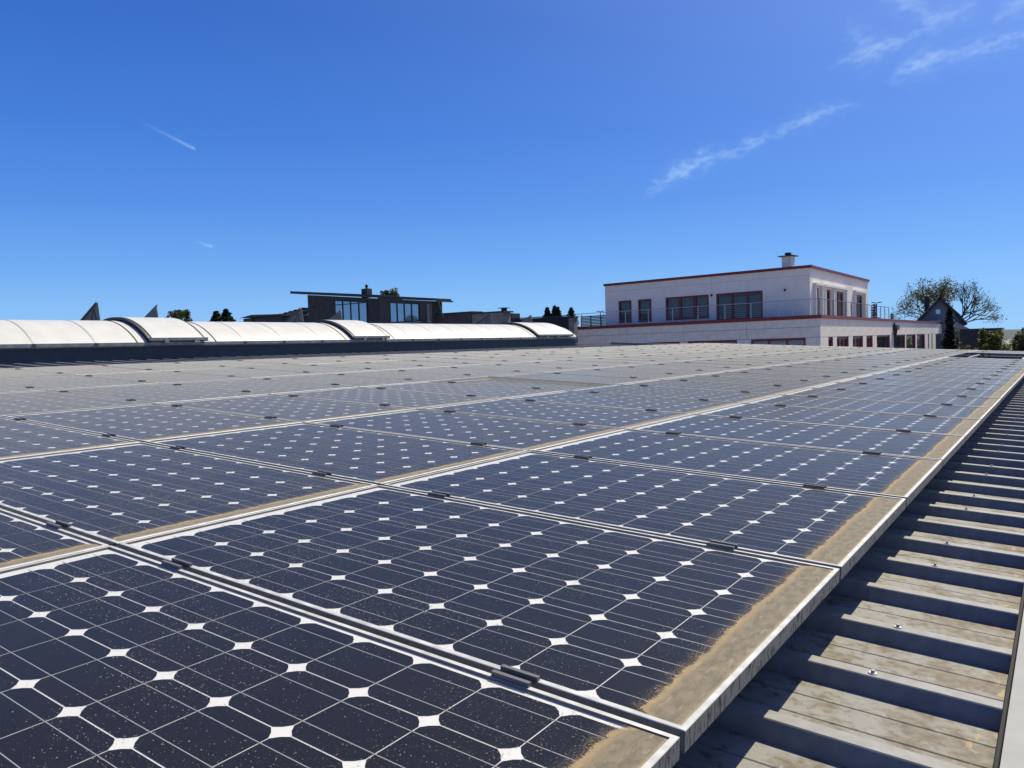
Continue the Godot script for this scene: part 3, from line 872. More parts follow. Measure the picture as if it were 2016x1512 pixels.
func make_white_building() -> void:
	var corner := Vector3(-12.156, 0, -51.261)
	var left := Vector3(-0.994273, 0, -0.106868)
	var out := Vector3(-0.106868, 0, 0.994273)
	var t := thing("office_building", "white two-storey office building with dark red trim and red window frames", "building", Transform3D(Basis.IDENTITY, corner))
	var L := 19.4      # front of the lower block
	# frames: x runs to the viewer's right, z out of the wall
	var front := Transform3D(Basis(-left, Vector3.UP, out), left * L)
	var side := Transform3D(Basis(Vector3(0, 0, -1), Vector3.UP, Vector3.RIGHT), Vector3.ZERO)
	var fx := func(a: float) -> float: return L - a
	# lower block, front wall: windows, then facing slabs with open joints
	var holes := []
	var wins := [[13.08, 9.95], [9.30, 5.59], [4.58, 0.93]]
	for w in wins:
		holes.append([fx.call(w[0]), fx.call(w[1]), 4.2, 5.76])
	piece("wall", wall_blocks(L, 0.0, 7.0, holes, 0.25), M.joint, t, front * Transform3D(Basis.IDENTITY, Vector3(0, 0, -0.016)))
	var cuts := [L, 14.39, 9.61, 4.89, 0.0]
	for k in 4:
		var x0: float = fx.call(cuts[k]) + (0.012 if k > 0 else 0.0)
		var x1: float = fx.call(cuts[k + 1]) - (0.012 if k < 3 else 0.0)
		for ys in [[6.49, 7.0], [5.82, 6.466]]:
			piece("facing_slab", box(Vector3((x0 + x1) * 0.5, (ys[0] + ys[1]) * 0.5, -0.008), Vector3(x1 - x0, ys[1] - ys[0], 0.016)), M.white_low, t, front)
	var piers := [[L, 13.08], [9.95, 9.30], [5.59, 4.58], [0.93, 0.0]]
	for p in piers:
		var x0: float = fx.call(p[0])
		var x1: float = fx.call(p[1])
		piece("facing_slab", box(Vector3((x0 + x1) * 0.5, 5.0, -0.008), Vector3(x1 - x0, 1.6, 0.016)), M.white_low, t, front)
	for w in wins:
		var u := window_unit(t, front, fx.call(w[0]), fx.call(w[1]), 4.2, 5.80, [[0.333, 0.10], [0.667, 0.10]], M.red_sash, M.pane, 0.10)
		u.position += out * 0.0
		var bl := start()
		for k in 12:
			bx(bl, Vector3((w[0] - w[1]) * 0.5, 1.42 - k * 0.075, -0.12), Vector3(w[0] - w[1] - 0.25, 0.004, 0.06), Basis(Vector3.RIGHT, 0.7))
		piece("blind", bl.commit(), M.trim, u)
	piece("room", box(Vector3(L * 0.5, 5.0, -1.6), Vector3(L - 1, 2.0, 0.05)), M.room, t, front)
	# lower block, long right-hand wall
	var S := 64.9
	var sh := [[2.01, 3.25], [4.32, 7.83], [9.16, 12.63], [13.89, 16.27], [17.91, 23.76], [25.75, 31.71], [32.3, 38.07], [38.91, 44.53], [46.92, 47.72], [49.75, 50.46], [53.17, 63.52]]
	holes = []
	for h in sh:
		holes.append([h[0], h[1], 3.9, 5.77])
	piece("wall", wall_blocks(S, 0.0, 7.0, holes, 0.3), M.joint, t, side * Transform3D(Basis.IDENTITY, Vector3(0, 0, -0.016)))
	var sc := [0.0, 8.2, 16.5, 25.0, 33.5, 42.0, 50.5, 58.0, S]
	for k in sc.size() - 1:
		for ys in [[6.52, 7.0], [5.83, 6.50]]:
			piece("facing_slab", box(Vector3((sc[k] + sc[k + 1]) * 0.5, (ys[0] + ys[1]) * 0.5, -0.008), Vector3(sc[k + 1] - sc[k] - 0.03, ys[1] - ys[0], 0.016)), M.white_low, t, side)
	var prev := 0.0
	for h in sh + [[S, S]]:
		if h[0] - prev > 0.1:
			piece("facing_slab", box(Vector3((prev + h[0]) * 0.5, 4.9, -0.008), Vector3(h[0] - prev, 1.82, 0.016)), M.white_low, t, side)
		prev = h[1]
	var idx := 0
	for h in sh:
		var mull := [] if h[1] - h[0] < 2.0 else [[0.34, 0.14], [0.67, 0.14]]
		var big := idx >= 4
		window_unit(t, side * Transform3D(Basis.IDENTITY, Vector3(0, 0, -0.12)), h[0], h[1], 3.9, 5.77, mull if not big else [], M.red_sash if idx < 8 else M.alu, M.pane, 0.14 if not big else 0.09)
		idx += 1
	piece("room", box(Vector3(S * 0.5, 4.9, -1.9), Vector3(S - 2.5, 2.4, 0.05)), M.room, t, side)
	# a light ceiling strip and desks seen dimly through the side windows
	for k in 7:
		piece("desk", box(Vector3(5.0 + k * 3.1, 4.62, -1.2), Vector3(1.6, 0.05, 0.7)), M.trim, t, side)
	# dark red parapet band and terrace slab
	var st := start()
	bx(st, Vector3(L * 0.5 + 0.03, 7.115, 0.02), Vector3(L + 0.06, 0.23, 0.12))
	piece("parapet_band", st.commit(), M.red, t, front)
	piece("parapet_band", box(Vector3(S * 0.5 - 0.02, 7.113, 0.02), Vector3(S, 0.228, 0.12)), M.red, t, side)
	var slab := start()
	var a0 := Vector3(0, 6.98, 0)
	quad(slab, a0 + left * L, a0, a0 + Vector3(0, 0, -S), a0 + left * L + Vector3(0, 0, -S), Vector3.UP)
	piece("terrace", slab.commit(), M.grey_plaster, t)
	# upper block, set back from both edges
	var o2 := Vector3(-13.2535, 0, -53.1895) - corner
	var U := 16.22
	var f2 := Transform3D(Basis(-left, Vector3.UP, out), o2 + left * U)
	var s2 := Transform3D(side.basis, o2)
	var ux := func(a: float) -> float: return U - (a - 1.30)
	var uw := [[16.25, 15.08, 7.46, []], [14.47, 13.30, 7.46, []], [12.06, 8.55, 7.47, [[0.335, 0.24], [0.68, 0.24]]], [7.96, 4.53, 7.2, [[0.345, 0.16], [0.675, 0.13]]]]
	holes = []
	for w in uw:
		holes.append([ux.call(w[0]), ux.call(w[1]), w[2], 9.13])
	piece("wall", wall_blocks(U, 6.98, 10.4, holes, 0.25), M.joint, t, f2 * Transform3D(Basis.IDENTITY, Vector3(0, 0, -0.016)))
	# facing of the upper front: a course above the windows, piers between them, aprons below
	var vx: float = ux.call(8.31)
	for xs in [[0.0, vx - 0.008], [vx + 0.008, U]]:
		piece("facing_slab", box(Vector3((xs[0] + xs[1]) * 0.5, 10.16, -0.008), Vector3(xs[1] - xs[0], 0.48, 0.016)), M.white, t, f2)
		piece("facing_slab", box(Vector3((xs[0] + xs[1]) * 0.5, 9.519, -0.008), Vector3(xs[1] - xs[0], 0.778, 0.016)), M.white, t, f2)
	prev = 0.0
	for w in uw + [[1.30, 1.30, 7.2, []]]:
		var x0: float = ux.call(w[0])
		piece("facing_slab", box(Vector3((prev + x0) * 0.5, 8.055, -0.008), Vector3(x0 - prev, 2.15, 0.016)), M.white, t, f2)
		if w[0] > 1.5:
			var x1: float = ux.call(w[1])
			piece("facing_slab", box(Vector3((x0 + x1) * 0.5, (6.98 + w[2]) * 0.5, -0.008), Vector3(x1 - x0, w[2] - 6.98, 0.016)), M.white, t, f2)
			prev = x1
	for w in uw:
		var u := window_unit(t, f2, ux.call(w[0]), ux.call(w[1]), w[2], 9.13, w[3], M.red_sash, M.pane, 0.13)
		var W: float = w[0] - w[1]
		piece("sill", box(Vector3(W * 0.5, -0.02, 0.02), Vector3(W + 0.04, 0.04, 0.10)), M.red, u)
		var cst := start()
		var folds := int(W * 7)
		for k in folds:
			var za := -0.30 - 0.03 * (k % 2)
			var zb := -0.30 - 0.03 * ((k + 1) % 2)
			var xa := 0.1 + (W - 0.2) * k / folds
			var xb := 0.1 + (W - 0.2) * (k + 1) / folds
			quad(cst, Vector3(xa, 0.05, za), Vector3(xb, 0.05, zb), Vector3(xb, 1.65, zb), Vector3(xa, 1.65, za), Vector3.BACK)
		piece("curtain", cst.commit(), M.curtain, u)
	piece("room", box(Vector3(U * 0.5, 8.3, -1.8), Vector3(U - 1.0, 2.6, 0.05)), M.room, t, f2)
	for a in [8.28, 2.94]:
		var wl := holder("wall_lamp", t, f2 * Transform3D(Basis.IDENTITY, Vector3(ux.call(a), 9.04, 0)))
		piece("mount", box(Vector3(0, 0, 0.03), Vector3(0.06, 0.06, 0.06)), M.anthracite, wl)
		piece("cowl", cyl(Vector3(0, -0.08, 0.11), Vector3(0, 0.08, 0.11), 0.06, 0.06, 10), M.anthracite, wl)
	# upper block, right-hand wall
	var D := 18.6
	var rw := [[1.40, 2.40], [3.9, 5.6], [6.75, 9.6], [13.35, 16.3]]
	holes = []
	for h in rw:
		holes.append([h[0], h[1], 7.1, 9.15])
	piece("wall", wall_blocks(D, 6.98, 10.4, holes, 0.25), M.white, t, s2)
	for h in rw:
		window_unit(t, s2 * Transform3D(Basis.IDENTITY, Vector3(0, 0, -0.10)), h[0], h[1], 7.1, 9.15, [] if h[1] - h[0] < 1.2 else [[0.5, 0.2]], M.red_sash, M.pane, 0.16)
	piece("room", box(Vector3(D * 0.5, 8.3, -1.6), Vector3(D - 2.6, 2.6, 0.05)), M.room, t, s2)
	# pale box surrounds with awning cases over the side windows
	for h in [[0.9, 2.75], [3.45, 6.0], [6.3, 10.0], [12.9, 16.75]]:
		var sst := start()
		bx(sst, Vector3(h[0] + 0.09, 8.15, 0.09), Vector3(0.18, 2.3, 0.18))
		bx(sst, Vector3(h[1] - 0.09, 8.15, 0.09), Vector3(0.18, 2.3, 0.18))
		bx(sst, Vector3((h[0] + h[1]) * 0.5, 9.37, 0.12), Vector3(h[1] - h[0] + 0.3, 0.14, 0.24))
		piece("awning_case", sst.commit(), M.trim, t, s2)
	# roof edge trim and roof deck
	piece("roof_trim", box(Vector3(U * 0.5 + 0.05, 10.47, 0.03), Vector3(U + 0.22, 0.18, 0.16)), M.red, t, f2)
	piece("roof_trim", box(Vector3(D * 0.5, 10.468, 0.03), Vector3(D, 0.178, 0.16)), M.red, t, s2)
	slab = start()
	var b0 := o2 + Vector3(0, 10.42, 0)
	quad(slab, b0 + left * U, b0, b0 + Vector3(0, 0, -D), b0 + left * U + Vector3(0, 0, -D), Vector3.UP)
	quad(slab, o2 + left * U + Vector3(0, 6.98, 0), o2 + left * U + Vector3(0, 10.42, 0), o2 + left * U + Vector3(0, 10.42, -D), o2 + left * U + Vector3(0, 6.98, -D), left)
	quad(slab, o2 + Vector3(0, 6.98, -D), o2 + Vector3(0, 10.42, -D), o2 + left * U + Vector3(0, 10.42, -D), o2 + left * U + Vector3(0, 6.98, -D), Vector3(0, 0, -1))
	piece("roof", slab.commit(), M.grey_plaster, t)
	# chimney
	var ch := holder("chimney", t, Transform3D(f2.basis, o2 + left * 2.42 + Vector3(0, 10.4, 0) - out * 2.5))
	piece("stack", box(Vector3(0, 0.55, 0), Vector3(0.66, 1.10, 0.66)), M.white_low, ch)
	piece("stack_base", box(Vector3(0, 0.14, 0), Vector3(0.70, 0.28, 0.70)), M.anthracite, ch)
	piece("cap", box(Vector3(0, 1.13, 0), Vector3(1.05, 0.06, 1.05)), M.anthracite, ch)
	piece("cowl", cyl(Vector3(0, 1.16, 0), Vector3(0, 1.24, 0), 0.18, 0.18, 12), M.anthracite, ch)
	piece("cowl", cyl(Vector3(0, 1.25, 0), Vector3(0, 1.38, 0), 0.26, 0.20, 12), M.anthracite, ch)
	# rainwater hopper and downpipe on the side wall
	var pipe := holder("downpipe", t, side * Transform3D(Basis.IDENTITY, Vector3(25.2, 0, 0.02)))
	piece("hopper", box(Vector3(0.7, 6.48, 0.16), Vector3(1.5, 0.42, 0.3)), M.anthracite, pipe)
	piece("pipe", cyl(Vector3(0.9, 6.3, 0.14), Vector3(0.3, 5.75, 0.14), 0.10, 0.10), M.anthracite, pipe)
	piece("pipe", cyl(Vector3(0.1, 6.9, 0.10), Vector3(0.1, 3.5, 0.10), 0.07, 0.07), M.anthracite, pipe)
	# railing on the parapet: posts, handrail, wires
	for which in 2:
		var rl := thing("terrace_railing", ["steel wire railing along the front parapet of the white building", "steel wire railing along the side parapet of the white building"][which], "railing", Transform3D(Basis.IDENTITY, corner), "terrace railings")
		var fr: Transform3D = front if which == 0 else side
		var posts := []
		if which == 0:
			posts = [fx.call(18.57), fx.call(16.51), fx.call(14.51), fx.call(12.52), fx.call(10.5), fx.call(8.49), fx.call(6.46), fx.call(4.59), fx.call(2.68), fx.call(1.76)]
		else:
			posts = [0.05, 3.63, 5.28, 7.18, 9.03, 10.82, 12.54, 14.53, 16.25, 18.06, 19.95, 21.8, 23.7]
		for p in posts:
			piece("post", cyl(Vector3(p, 7.2, -0.06), Vector3(p, 8.22, -0.06), 0.028, 0.028, 6), M.steel if which == 0 else M.steel_silhouette, rl, fr)
		var x0: float = posts[0] if which == 1 else 0.0
		var x1: float = posts[-1] if which == 1 else L
		piece("handrail", cyl(Vector3(x0, 8.235, -0.06), Vector3(x1, 8.235, -0.06), 0.026, 0.026, 6), M.steel if which == 0 else M.steel_silhouette, rl, fr)
		for k in 7:
			piece("wire", cyl(Vector3(x0, 7.33 + k * 0.122, -0.06), Vector3(x1, 7.33 + k * 0.122, -0.06), 0.006, 0.006, 4), M.steel if which == 0 else M.steel_silhouette, rl, fr)
	# dark slatted screen left of the upper block
	var sl := thing("slatted_screen", "dark slatted privacy screen on the terrace left of the white building", "fence", Transform3D(Basis(-left, Vector3.UP, out), corner + left * 20.05 - out * 1.9))
	for x in [0.05, 1.0, 2.0, 2.95]:
		piece("post", box(Vector3(x, 7.62, -0.03), Vector3(0.07, 1.05, 0.06)), M.anthracite, sl)
	for k in 8:
		piece("slat", box(Vector3(1.5, 7.22 + k * 0.122, 0.015), Vector3(2.96, 0.085, 0.02)), M.navy if k % 3 else M.slate_wall, sl)

func poly_wall(pts: Array, z: float, thick: float) -> Mesh:
	# polygon in x, y (given in order), extruded from z back by thick
	var st := start()
	var pv := PackedVector2Array()
	for p in pts:
		pv.append(p)
	var ix := Geometry2D.triangulate_polygon(pv)
	for k in range(0, ix.size(), 3):
		var a := pv[ix[k]]
		var b := pv[ix[k + 1]]
		var c := pv[ix[k + 2]]
		tri(st, Vector3(a.x, a.y, z), Vector3(b.x, b.y, z), Vector3(c.x, c.y, z), Vector3.BACK)
		tri(st, Vector3(a.x, a.y, z - thick), Vector3(b.x, b.y, z - thick), Vector3(c.x, c.y, z - thick), Vector3.FORWARD)
	var mid := Vector2.ZERO
	for p in pts:
		mid += p / pts.size()
	for k in pts.size():
		var p: Vector2 = pts[k]
		var q: Vector2 = pts[(k + 1) % pts.size()]
		var n := Vector2(q.y - p.y, p.x - q.x)
		if n.dot((p + q) * 0.5 - mid) < 0:
			n = -n
		quad(st, Vector3(p.x, p.y, z), Vector3(q.x, q.y, z), Vector3(q.x, q.y, z - thick), Vector3(p.x, p.y, z - thick), Vector3(n.x, n.y, 0))
	return st.commit()

func make_grey_house() -> void:
	var base := Vector3(-46, 0, -45)
	var t := thing("modern_house", "dark grey house with a long slanting flat roof and tall glazing", "house", Transform3D(Basis.IDENTITY, base))
	var v := func(x: float, y: float) -> Vector2: return Vector2(x - base.x, y)
	piece("wall", poly_wall([v.call(-53.08, 0.0), v.call(-44.1, 0.0), v.call(-44.1, 9.98), v.call(-53.08, 10.86)], 0.0, 1.2), M.slate_wall, t)
	piece("wall", poly_wall([v.call(-44.1, 0.0), v.call(-38.6, 0.0), v.call(-38.6, 9.46), v.call(-44.1, 9.98)], 0.35, 1.2), M.slate_wall_b, t)
	piece("roof", poly_wall([v.call(-54.98, 11.08), v.call(-54.98, 11.30), v.call(-44.0, 10.27), v.call(-44.0, 10.03)], 0.3, 1.7), M.anthracite, t)
	piece("roof", poly_wall([v.call(-44.0, 9.98), v.call(-44.0, 10.22), v.call(-37.97, 9.62), v.call(-37.97, 9.44)], 0.5, 1.7), M.anthracite, t)
	piece("gutter", box(Vector3(-37.93 - base.x, 9.42, -0.4), Vector3(0.14, 0.1, 1.8)), M.anthracite, t)
	piece("downpipe", cyl(Vector3(-37.95 - base.x, 9.45, 0.4), Vector3(-37.6 - base.x, 8.2, 0.3), 0.07, 0.07), M.anthracite, t)
	piece("cross_wall", box(Vector3(-38.72 - base.x, 8.2, 0.2), Vector3(0.22, 2.1, 0.9)), M.grey_plaster, t)
	for spec in [[-49.66, -45.86, 7.2, 10.17, 9.82, 4, true, 0.0], [-42.96, -39.9, 8.02, 9.60, 9.32, 4, false, 0.35]]:
		var w := holder("window", t, Transform3D(Basis.IDENTITY, Vector3(spec[0] - base.x, 0, spec[7])))
		var W: float = spec[1] - spec[0]
		var st := start()
		var nb: int = spec[5]
		for k in nb + 1:
			var x := W * k / nb
			var top := lerpf(spec[3], spec[4], k / float(nb))
			bx(st, Vector3(x, (spec[2] + top) * 0.5, 0.02), Vector3(0.09, top - spec[2], 0.08))
		bx(st, Vector3(W * 0.5, spec[2], 0.022), Vector3(W + 0.1, 0.09, 0.08))
		var ang := -atan2(spec[3] - spec[4], W)
		bx(st, Vector3(W * 0.5, (spec[3] + spec[4]) * 0.5, 0.024), Vector3(W + 0.1, 0.09, 0.08), Basis(Vector3.BACK, ang))
		if spec[6]:
			bx(st, Vector3(W * 0.5, 9.785, 0.026), Vector3(W, 0.07, 0.08))
		piece("frame", st.commit(), M.anthracite, w)
		for k in nb:
			var xa := W * k / nb + 0.045
			var xb := W * (k + 1) / nb - 0.045
			var ya := lerpf(spec[3], spec[4], k / float(nb))
			var yb := lerpf(spec[3], spec[4], (k + 1) / float(nb))
			st = start()
			var tw := rng.randf_range(-0.006, 0.006)
			quad(st, Vector3(xa, spec[2], 0.012 + tw), Vector3(xb, spec[2], 0.012 - tw), Vector3(xb, yb, 0.012 - tw), Vector3(xa, ya, 0.012 + tw), Vector3.BACK)
			piece("pane", st.commit(), M.coated, w)
		if not spec[6]:
			piece("sill", box(Vector3(W * 0.5 + 0.1, 7.93, 0.14), Vector3(W + 0.6, 0.07, 0.28)), M.alu, w)
	var ch := holder("chimney", t, Transform3D(Basis.IDENTITY, Vector3(-46.45 - base.x, 10.3, -0.6)))
	piece("stack", box(Vector3(0, 0.3, 0), Vector3(0.62, 0.72, 0.6)), M.anthracite, ch)
	piece("flue", cyl(Vector3(0, 0.66, 0), Vector3(0, 1.0, 0), 0.09, 0.09), M.anthracite, ch)
	piece("flue_cowl", cyl(Vector3(0, 0.82, 0), Vector3(0, 0.92, 0), 0.14, 0.14), M.anthracite, ch)
	piece("wall_light", box(Vector3(-52.3 - base.x, 9.75, 0.05), Vector3(0.14, 0.14, 0.1)), M.anthracite, t)
	# low grey annexe right of it
	var a := thing("flat_annexe", "low dark grey flat-roofed annexe right of the slanting roof", "building", Transform3D(Basis.IDENTITY, Vector3(-36, 0, -45.5)))
	piece("wall", box(Vector3(-1.0, 4.2, -0.2), Vector3(3.4, 8.4, 1.0)), M.slate_wall_b, a)
	piece("wall", box(Vector3(2.1, 4.15, -0.3), Vector3(2.8, 8.3, 1.0)), M.grey_plaster, a)
	piece("roof_edge", box(Vector3(-0.9, 8.46, -0.2), Vector3(3.7, 0.12, 1.3)), M.anthracite, a)
	piece("roof_edge", box(Vector3(2.2, 8.36, -0.3), Vector3(3.0, 0.10, 1.2)), M.anthracite, a)
	# navy boarded wall
	var n := thing("boarded_wall", "long navy blue boarded wall between grey annexe and white building", "wall", Transform3D(Basis.IDENTITY, Vector3(-40, 0, -60)))
	piece("backing", box(Vector3(-0.2, 4.2, -0.1), Vector3(8.6, 8.3, 0.1)), M.anthracite, n)
	for k in 28:
		piece("board", box(Vector3(-4.3 + k * 0.305, 4.25, rng.randf_range(-0.004, 0.006)), Vector3(0.285, 8.3, 0.04)), M.navy, n)
	piece("coping", box(Vector3(-0.2, 8.47, -0.02), Vector3(8.7, 0.08, 0.25)), M.slate_wall, n)
	var col := thing("brick_pillar", "pale grey pillar between navy boarded wall and slatted screen", "pillar", Transform3D(Basis.IDENTITY, Vector3(-30.35, 0, -51.5)))
	piece("shaft", box(Vector3(0, 3.92, 0), Vector3(0.48, 7.85, 0.5)), M.grey_plaster, col)
	piece("cap", box(Vector3(0, 7.93, 0), Vector3(0.62, 0.16, 0.62)), M.slate_wall, col)
	# chimney with a flat hood behind the boarded wall
	var c2 := thing("hooded_chimney", "squat dark chimney with flat hood above the navy boarded wall", "chimney", Transform3D(Basis.IDENTITY, Vector3(-43.7, 0, -61)))
	piece("stack", box(Vector3(0, 4.6, 0), Vector3(0.62, 9.3, 0.6)), M.anthracite, c2)
	piece("base", box(Vector3(0.3, 4.5, 0.2), Vector3(2.4, 8.98, 1.4)), M.anthracite, c2)
	piece("hood", box(Vector3(0, 9.58, 0), Vector3(0.86, 0.06, 0.8)), M.anthracite, c2)
	piece("hood_post", box(Vector3(0, 9.42, 0), Vector3(0.4, 0.3, 0.4)), M.slate_wall, c2)

func make_left_houses() -> void:
	var t := thing("bungalow", "dark flat-roofed house left of the grey house, behind the skylight", "house", Transform3D(Basis.IDENTITY, Vector3(-66, 0, -50)))
	piece("wall", box(Vector3(-0.1, 4.8, -2.0), Vector3(6.0, 9.6, 4.0)), M.navy, t)
	piece("wall", box(Vector3(-2.3, 4.8, 0.06), Vector3(1.5, 9.5, 0.1)), M.slate_wall, t)
	piece("roof_edge", poly_wall([Vector2(-3.35, 9.68), Vector2(-1.4, 9.92), Vector2(3.2, 9.78), Vector2(3.2, 9.62)], 0.35, 4.5), M.anthracite, t)
	var h := thing("hipped_house", "house with a brown tiled hipped roof, behind the grey house", "house", Transform3D(Basis.IDENTITY, Vector3(-74.5, 0, -60)))
	piece("wall", box(Vector3(0, 5.1, -2.5), Vector3(6.2, 10.2, 5.0)), M.navy, h)
	var st := start()
	var e := [Vector3(-3.4, 10.25, 0.4), Vector3(3.8, 10.25, 0.4), Vector3(3.8, 10.25, -5.4), Vector3(-3.4, 10.25, -5.4)]
	var r0 := Vector3(-0.6, 11.3, -2.5)
	var r1 := Vector3(1.6, 11.15, -2.5)
	quad(st, e[0], e[1], r1, r0, Vector3(0, 1, 1))
	quad(st, e[2], e[3], r0, r1, Vector3(0, 1, -1))
	tri(st, e[1], e[2], r1, Vector3(1, 1, 0))
	tri(st, e[3], e[0], r0, Vector3(-1, 1, 0))
	var rf := piece("roof", st.commit(), M.tile, h)
	for k in 7:
		var f := (k + 0.5) / 7.0
		var a: Vector3 = e[0].lerp(r0, f)
		var b: Vector3 = e[1].lerp(r1, f)
		piece("tile_course", cyl(a + Vector3(0, 0.03, 0.02), b + Vector3(0, 0.03, 0.02), 0.045, 0.045, 5), M.tile, rf)
	piece("ridge", cyl(r0, r1, 0.1, 0.1, 6), M.tile, rf)

func make_right_houses() -> void:
	var t := thing("gabled_house", "house with a steep dark gable roof beyond the white building", "house", Transform3D(Basis(Vector3.UP, 0.17), Vector3(-12.35, 0, -110)))
	piece("gable_wall", poly_wall([Vector2(-2.3, 0), Vector2(2.45, 0), Vector2(2.45, 7.2), Vector2(0, 9.95), Vector2(-2.3, 7.6)], 0.0, 6.0), M.gable_wall, t)
	var st := start()
	for side in [[Vector2(0.05, 10.42), Vector2(-2.75, 7.35)], [Vector2(-0.05, 10.42), Vector2(2.1, 8.15)], [Vector2(2.1, 8.15), Vector2(2.95, 6.9)]]:
		var p: Vector2 = side[0]
		var q: Vector2 = side[1]
		var d := (q - p).normalized()
		var n := Vector2(-d.y, d.x)
		if n.y < 0:
			n = -n
		var mid := (p + q) * 0.5 - n * 0.16
		bx(st, Vector3(mid.x, mid.y, -2.8), Vector3((q - p).length() + 0.05, 0.32, 6.6), Basis(Vector3.BACK, atan2(d.y, d.x)))
	var rf := piece("roof", st.commit(), M.anthracite, t)
	piece("chimney", box(Vector3(-1.35, 9.5, -2.0), Vector3(0.52, 2.1, 0.6)), M.anthracite, rf)
	piece("window", box(Vector3(-0.2, 8.55, 0.03), Vector3(0.5, 0.55, 0.06)), M.coated, t)
	piece("lean_to_roof", poly_wall([Vector2(1.5, 6.0), Vector2(3.3, 6.0), Vector2(3.3, 6.2), Vector2(1.5, 7.3)], 0.6, 1.0), M.cream, t)
	piece("porch", box(Vector3(-0.5, 7.0, 0.4), Vector3(1.3, 1.0, 0.5)), M.cream, t)
	var g := thing("flat_garage", "grey flat-roofed block behind the shrubs at far right", "building", Transform3D(Basis.IDENTITY, Vector3(-7.25, 0, -100)))
	piece("wall", box(Vector3(0, 3.08, -2.0), Vector3(3.9, 6.16, 4.0)), M.slate_wall, g)
	piece("wall", box(Vector3(1.99, 3.06, -1.9), Vector3(0.06, 6.1, 3.9)), M.grey_plaster, g)
	piece("roof_edge", box(Vector3(0, 6.2, -2.0), Vector3(4.05, 0.09, 4.1)), M.alu_dark, g)

# ------------------------------------------------------------------ plants
func leaf_cards(st: SurfaceTool, c: Vector3, rad: Vector3, count: int, size: float, dark: float) -> void:
	for k in count:
		var d := Vector3(rng.randfn(), rng.randfn(), rng.randfn()).normalized()
		var p := c + d * rad * pow(rng.randf(), 0.45)
		var u := Vector3(rng.randfn(), rng.randfn() * 0.6, rng.randfn()).normalized()
		var w := u.cross(Vector3(rng.randfn(), rng.randfn(), rng.randfn())).normalized()
		var s := size * rng.randf_range(0.6, 1.3)
		var tone := rng.randf_range(dark, 1.0)
		st.set_color(Color(tone * rng.randf_range(0.9, 1.1), tone, tone * 0.9))
		var n := u.cross(w)
		tri(st, p - u * s, p + w * s * 0.45, p + u * s, n)
		tri(st, p - u * s, p + u * s, p - w * s * 0.45, n)

func grow(wood: SurfaceTool, tips: Array, a: Vector3, dir: Vector3, len: float, rad: float, depth: int, spread: float, lift: float) -> void:
	var b := a + dir * len
	tube(wood, a, b, rad, rad * 0.66, 5 if depth > 1 else 3)
	if depth == 0:
		tips.append(b)
		return
	if depth <= 2:
		tips.append(a.lerp(b, 0.7))
	var kids := 3 if depth > 1 else 4
	for k in kids:
		var turn := Vector3(rng.randfn(), rng.randfn() * 0.7 + lift, rng.randfn()).normalized()
		var nd := (dir + turn * spread).normalized()
		grow(wood, tips, a.lerp(b, rng.randf_range(0.65, 1.0)), nd, len * rng.randf_range(0.62, 0.82), rad * 0.6, depth - 1, spread, lift)

func broadleaf(called: String, label: String, at: Vector3, height: float, width: float, m: Material, per_tip: int, leaf: float, seed_: int, spread := 0.85, depth := 4, bare := 0.0) -> void:
	rng.seed = seed_
	var t := thing(called, label, "tree", Transform3D(Basis.IDENTITY, at))
	var wood := start()
	var tips := []
	var trunk := height * 0.22
	tube(wood, Vector3.ZERO, Vector3(0, trunk, 0), height * 0.028, height * 0.02, 8)
	for k in 6:
		var a := TAU * k / 6.0 + rng.randf() * 0.6
		grow(wood, tips, Vector3(0, trunk * rng.randf_range(0.8, 1.0), 0), Vector3(cos(a) * width / height * 0.9, 1.0, sin(a) * width / height * 0.9).normalized(), height * 0.26, height * 0.013, depth - 1, spread, 0.25)
	piece("trunk", wood.commit(), M.bark, t)
	var lf := start()
	for p in tips:
		var q: Vector3 = p
		if rng.randf() < bare or (bare > 0.0 and q.x > width * 0.12 and q.y > height * 0.45 and rng.randf() < 0.8):
			continue
		leaf_cards(lf, q, Vector3.ONE * height * 0.055, per_tip, leaf, 0.45)
	piece("crown", lf.commit(), m, t)

func bush(called: String, label: String, at: Vector3, rad: Vector3, m: Material, count: int, leaf: float, seed_: int, category := "shrub") -> void:
	rng.seed = seed_
	var t := thing(called, label, category, Transform3D(Basis.IDENTITY, at))
	var wood := start()
	var lf := start()
	for k in 9:
		var d := Vector3(rng.randfn() * 0.5, 1.0, rng.randfn() * 0.5).normalized()
		tube(wood, Vector3.ZERO, Vector3(0, rad.y, 0) + d * rad * 0.7, 0.05, 0.015, 4)
	for k in 42:
		var d := Vector3(rng.randfn(), rng.randfn(), rng.randfn()).normalized()
		var c := Vector3(0, rad.y * 1.05, 0) + d * rad * pow(rng.randf(), 0.4) * 0.86
		if k % 9 == 0:
			c.y += rad.y * 0.16
		leaf_cards(lf, c, rad * rng.randf_range(0.16, 0.28), count / 42, leaf, 0.4)
	piece("trunk", wood.commit(), M.bark, t)
	piece("crown", lf.commit(), m, t)

